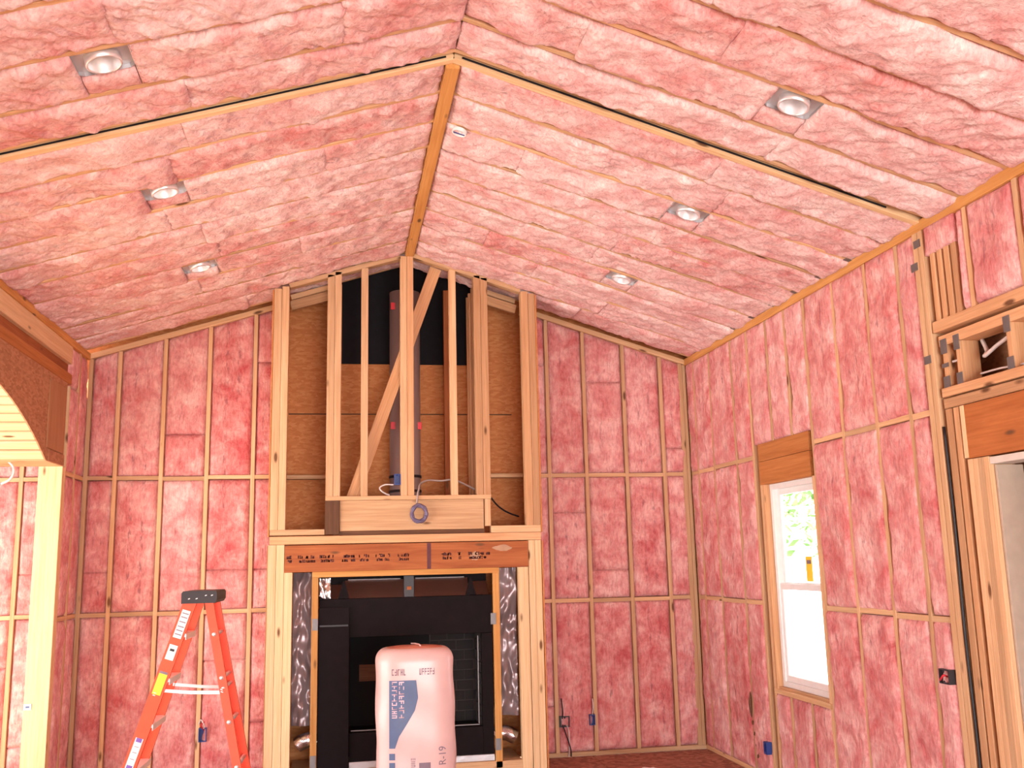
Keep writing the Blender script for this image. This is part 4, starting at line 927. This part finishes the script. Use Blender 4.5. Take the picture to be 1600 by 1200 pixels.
# domed top
v = []; f = []
rings = 8
for j in range(rings):
    s = 1-j/rings
    for k in range(nth):
        th = 2*math.pi*k/nth; x, y = bag_shape(th, BH-1e-6); P = np.array([[x*s*7, y*s*7, 3.0]])
        v.append((x*s, y*s, BH + 0.018*(1-s*s) + 0.012*(float(vnoise(P)[0])-0.5)*(1-s)))
v.append((0, 0, BH+0.018))
for j in range(rings-1):
    for k in range(nth): f.append((j*nth+k, j*nth+(k+1) % nth, (j+1)*nth+(k+1) % nth, (j+1)*nth+k))
for k in range(nth): f.append(((rings-1)*nth+k, (rings-1)*nth+(k+1) % nth, rings*nth))
raw('bag_top', v, f, 'bag_top', bag, True)
tube('top_crease', [(-0.02, 0.10, BH+0.018), (0.0, 0.04, BH+0.022), (0.03, -0.03, BH+0.02), (0.035, -0.09, BH+0.012)], 0.005, 'bag', bag, 6)
def on_bag(x, z, lift=0.0012):
    # front face: find the angle whose shape has this x
    lo, hi = math.pi, 1.5*math.pi if x < 0 else 2*math.pi
    lo, hi = math.pi, 2*math.pi
    for _ in range(40):
        m = (lo+hi)/2
        if bag_shape(m, z)[0] < x: lo = m
        else: hi = m
    return (x, bag_shape((lo+hi)/2, z)[1]-lift, z)
def decal(name, fl_, fr_, z0, z1, mat, nz=40, nx=14, lift=0.0012):
    v = []; f = []
    for j in range(nz+1):
        z = z0+(z1-z0)*j/nz; a, b = fl_(z), fr_(z)
        for i in range(nx+1): v.append(on_bag(a+(b-a)*i/nx, z, lift))
    for j in range(nz):
        for i in range(nx): q = j*(nx+1)+i; f.append((q, q+1, q+nx+2, q+nx+1))
    return raw(name, v, f, mat, bag, True)
# bag pixels -> local: x = (px-590)/123*0.57-0.286, z measured from the top edge
def bxp(px): return 0.285+(px-590)*0.004602-BX
def bzp(py): return 1.100-(py-1050)*0.00440
def edge_r(z):
    pts = [(1168, 617), (1150, 623), (1130, 636), (1110, 648), (1090, 653), (1062, 650)]
    py = 1050+(1.100-z)/0.00440
    for (y0, x0), (y1, x1) in zip(pts[:-1], pts[1:]):
        if y1 <= py <= y0: t_ = (y0-py)/(y0-y1); return bxp(x0+(x1-x0)*t_)
    return bxp(617 if py > 1168 else 650)
decal('blue_panel', lambda z: bxp(608), edge_r, bzp(1168), bzp(1062), 'navy')
for k in range(2):
    z0 = bzp(1186+k*14); decal('blue_stripe', lambda z: bxp(608), lambda z: bxp(617), z0, z0+0.045, 'navy', 6, 4)
def bag_strokes(name, px0, py0, w, h, n, mat, vertical, seed):
    r_ = random.Random(seed); v = []; f = []
    cw = w/n
    for i in range(n):
        for _ in range(3):
            if r_.random() < 0.5: a, b, c, d = i*cw+r_.choice((0, 0.5))*cw, 0, cw*0.22, h
            else: a, b, c, d = i*cw, r_.choice((0, 0.42, 0.82))*h, cw*0.72, h*0.18
            k = len(v)
            for p, q in ((a, b), (a+c, b), (a+c, b+d), (a, b+d)):
                x, z = (bxp(px0)-q, bzp(py0)+p) if vertical else (bxp(px0)+p, bzp(py0)+q)
                v.append(on_bag(x, z, 0.0024))
            f.append((k, k+1, k+2, k+3))
    raw(name, v, f, mat, bag)
bag_strokes('panel_print', 620, 1121, 0.26, 0.036, 9, 'ink_pale', True, 3); bag_strokes('panel_print', 631, 1121, 0.26, 0.036, 8, 'ink_pale', True, 4)
bag_strokes('top_print', 612, 1054, 0.105, 0.045, 5, 'ink', False, 5); bag_strokes('top_print', 655, 1054, 0.115, 0.045, 6, 'ink', False, 6)
bag_strokes('small_print', 648, 1203, 0.09, 0.03, 4, 'ink', True, 7)
cu = bpy.data.curves.new('rating', 'FONT'); cu.body = 'R-19'; cu.size = 0.075; cu.extrude = 0.0
to = bpy.data.objects.new('rating', cu); COL.objects.link(to)
dg = bpy.context.evaluated_depsgraph_get(); me = bpy.data.meshes.new_from_object(to.evaluated_get(dg)); bpy.data.objects.remove(to)
for vx in me.vertices:
    a, b = vx.co.x, vx.co.y; vx.co = on_bag(bxp(696)-b, bzp(1198)+a*0.92, 0.0024)
me.materials.clear(); me.materials.append(M['ink'])
o = bpy.data.objects.new('rating_print', me); link(o, bag)
decal('barcode_patch', lambda z: bxp(654), lambda z: bxp(672), bzp(1215), bzp(1192), 'ink', 4, 4)
# white plastic scrap on the floor
nx = 24; v = []; f = []
for j in range(nx+1):
    for i in range(nx+1):
        x, y = (i/nx-0.5)*0.62, (j/nx-0.5)*0.5; r_ = math.hypot(x/0.31, y/0.25); P = np.array([[x*9+3, y*9, 2.0]])
        z = max(0.008, 0.20*max(0, 1-r_)**0.8 + 0.05*(float(vnoise(P)[0])-0.5)*max(0, 1-r_)*2); v.append((2.60+x, 8.2+y, z))
nb = len(v); v += [(a, b, 0.002) for a, b, c in v]
for j in range(nx):
    for i in range(nx):
        q = j*(nx+1)+i; f.append((q, q+1, q+nx+2, q+nx+1)); f.append((q+nb, q+nx+1+nb, q+nx+2+nb, q+1+nb))
tag(raw('plastic_wrap', v, f, 'white', None, True), 'crumpled white plastic wrap lying on the floor near the end wall', 'plastic wrap')

# ------------------------------------------------------------------ outdoors seen through the window
ground = struct('ground', raw('ground', [(-60, -60, -0.35), (80, -60, -0.35), (80, 80, -0.35), (-60, 80, -0.35), (-60, -60, -0.6), (80, -60, -0.6), (80, 80, -0.6), (-60, 80, -0.6)],
    [(0, 1, 2, 3), (7, 6, 5, 4), (0, 4, 5, 1), (1, 5, 6, 2), (2, 6, 7, 3), (3, 7, 4, 0)], 'concrete'), 'pale bare ground outside the house', 'ground')
def tree(loc, h, r_, n, seed, label):
    t = empty('garden_tree', loc); tag(t, label, 'tree'); rr = random.Random(seed)
    tube('trunk', smooth_path([(0, 0, 0), (0.1, 0.05, h*0.3), (0.0, 0.1, h*0.6), (0.15, 0, h*0.9)]), [0.16-0.10*i/18 for i in range(19)], 'bark', t)
    v = []; f = []
    for i in range(n):
        a, b = rr.uniform(0, 2*math.pi), math.acos(rr.uniform(-1, 1)); rad = r_*rr.uniform(0.4, 1)
        c = Vector((rad*math.sin(b)*math.cos(a), rad*math.sin(b)*math.sin(a), h*0.72+rad*0.9*math.cos(b)))
        d = Vector((rr.uniform(-1, 1), rr.uniform(-1, 1), rr.uniform(-1, 1))).normalized(); e = d.orthogonal().normalized(); s = rr.uniform(0.10, 0.2); k = len(v)
        v += [c-d*s, c+e*s*0.5, c+d*s, c-e*s*0.5]; f.append((k, k+1, k+2, k+3))
    raw('foliage', v, f, 'leaf', t)
tree((9.2, 17.5, -0.35), 5.2, 1.9, 900, 1, 'leafy green tree seen through the upper sash')
tree((12.5, 21.0, -0.35), 7.0, 2.6, 900, 2, 'taller pale tree behind, seen through the window')
po = empty('porch_frame', (6.2, 13.2, -0.35)); tag(po, 'pale porch posts and rails outside the window', 'porch')
for x in (5.2, 6.6, 8.0): bx('porch_post', x-0.06, x+0.06, 12.4, 12.52, -0.35, 3.3, 'siding', po)
for z in (2.35, 2.5, 3.2): bx('porch_rail', 5.0, 8.4, 12.43, 12.49, z-0.02, z+0.02, 'siding', po)
def nest(thing, part_name, subs):
    parts = [o for o in thing.children if o.name.split('.')[0] == part_name]
    for o in [c for c in thing.children if c.name.split('.')[0] in subs]:
        w = parent_matrix(o); ctr = w @ (sum((Vector(q) for q in o.bound_box), Vector())/8)
        best = min(parts, key=lambda p: ((parent_matrix(p) @ (sum((Vector(q) for q in p.bound_box), Vector())/8)) - ctr).length)
        bm_ = best.matrix_basis.copy(); o.parent = best; o.matrix_basis = (bm_.inverted() @ o.matrix_basis)
nest(lad, 'front_rail', ('sticker', 'sticker_print', 'oval_label', 'rivet')); nest(lad, 'step', ('step_lip',)); nest(lad, 'top_cap', ('cap_rivet',))
nest(bag, 'bag_body', ('blue_panel', 'blue_stripe', 'panel_print', 'top_print', 'small_print', 'rating_print', 'barcode_patch'))
nest(bag, 'bag_top', ('top_crease',)); nest(win, 'sash', ('sash_rail', 'sash_stile', 'pane', 'warning_sticker', 'sticker_print'))
nest(ch, 'header', ('stamped_print', 'ink_stripe', 'plaster_scuff')); nest(fp, 'folded_door', ('door_rail',)); nest(fp, 'hood_panel', ('hood_lip',)); nest(fp, 'damper_box', ('damper_clip',)); nest(fl, 'pipe', ('tape', 'pipe_band'))
for o in list(COL.objects):
    if o.name.split('.')[0] == 'recessed_light': nest(o, 'can_housing', ('socket',))
    if o.name.split('.')[0] == 'outlet_box': nest(o, 'box_body', ('screw_lug',))
print('objects', len(bpy.data.objects), 'tris', sum(len(p.vertices)-2 for m in bpy.data.meshes for p in m.polygons))
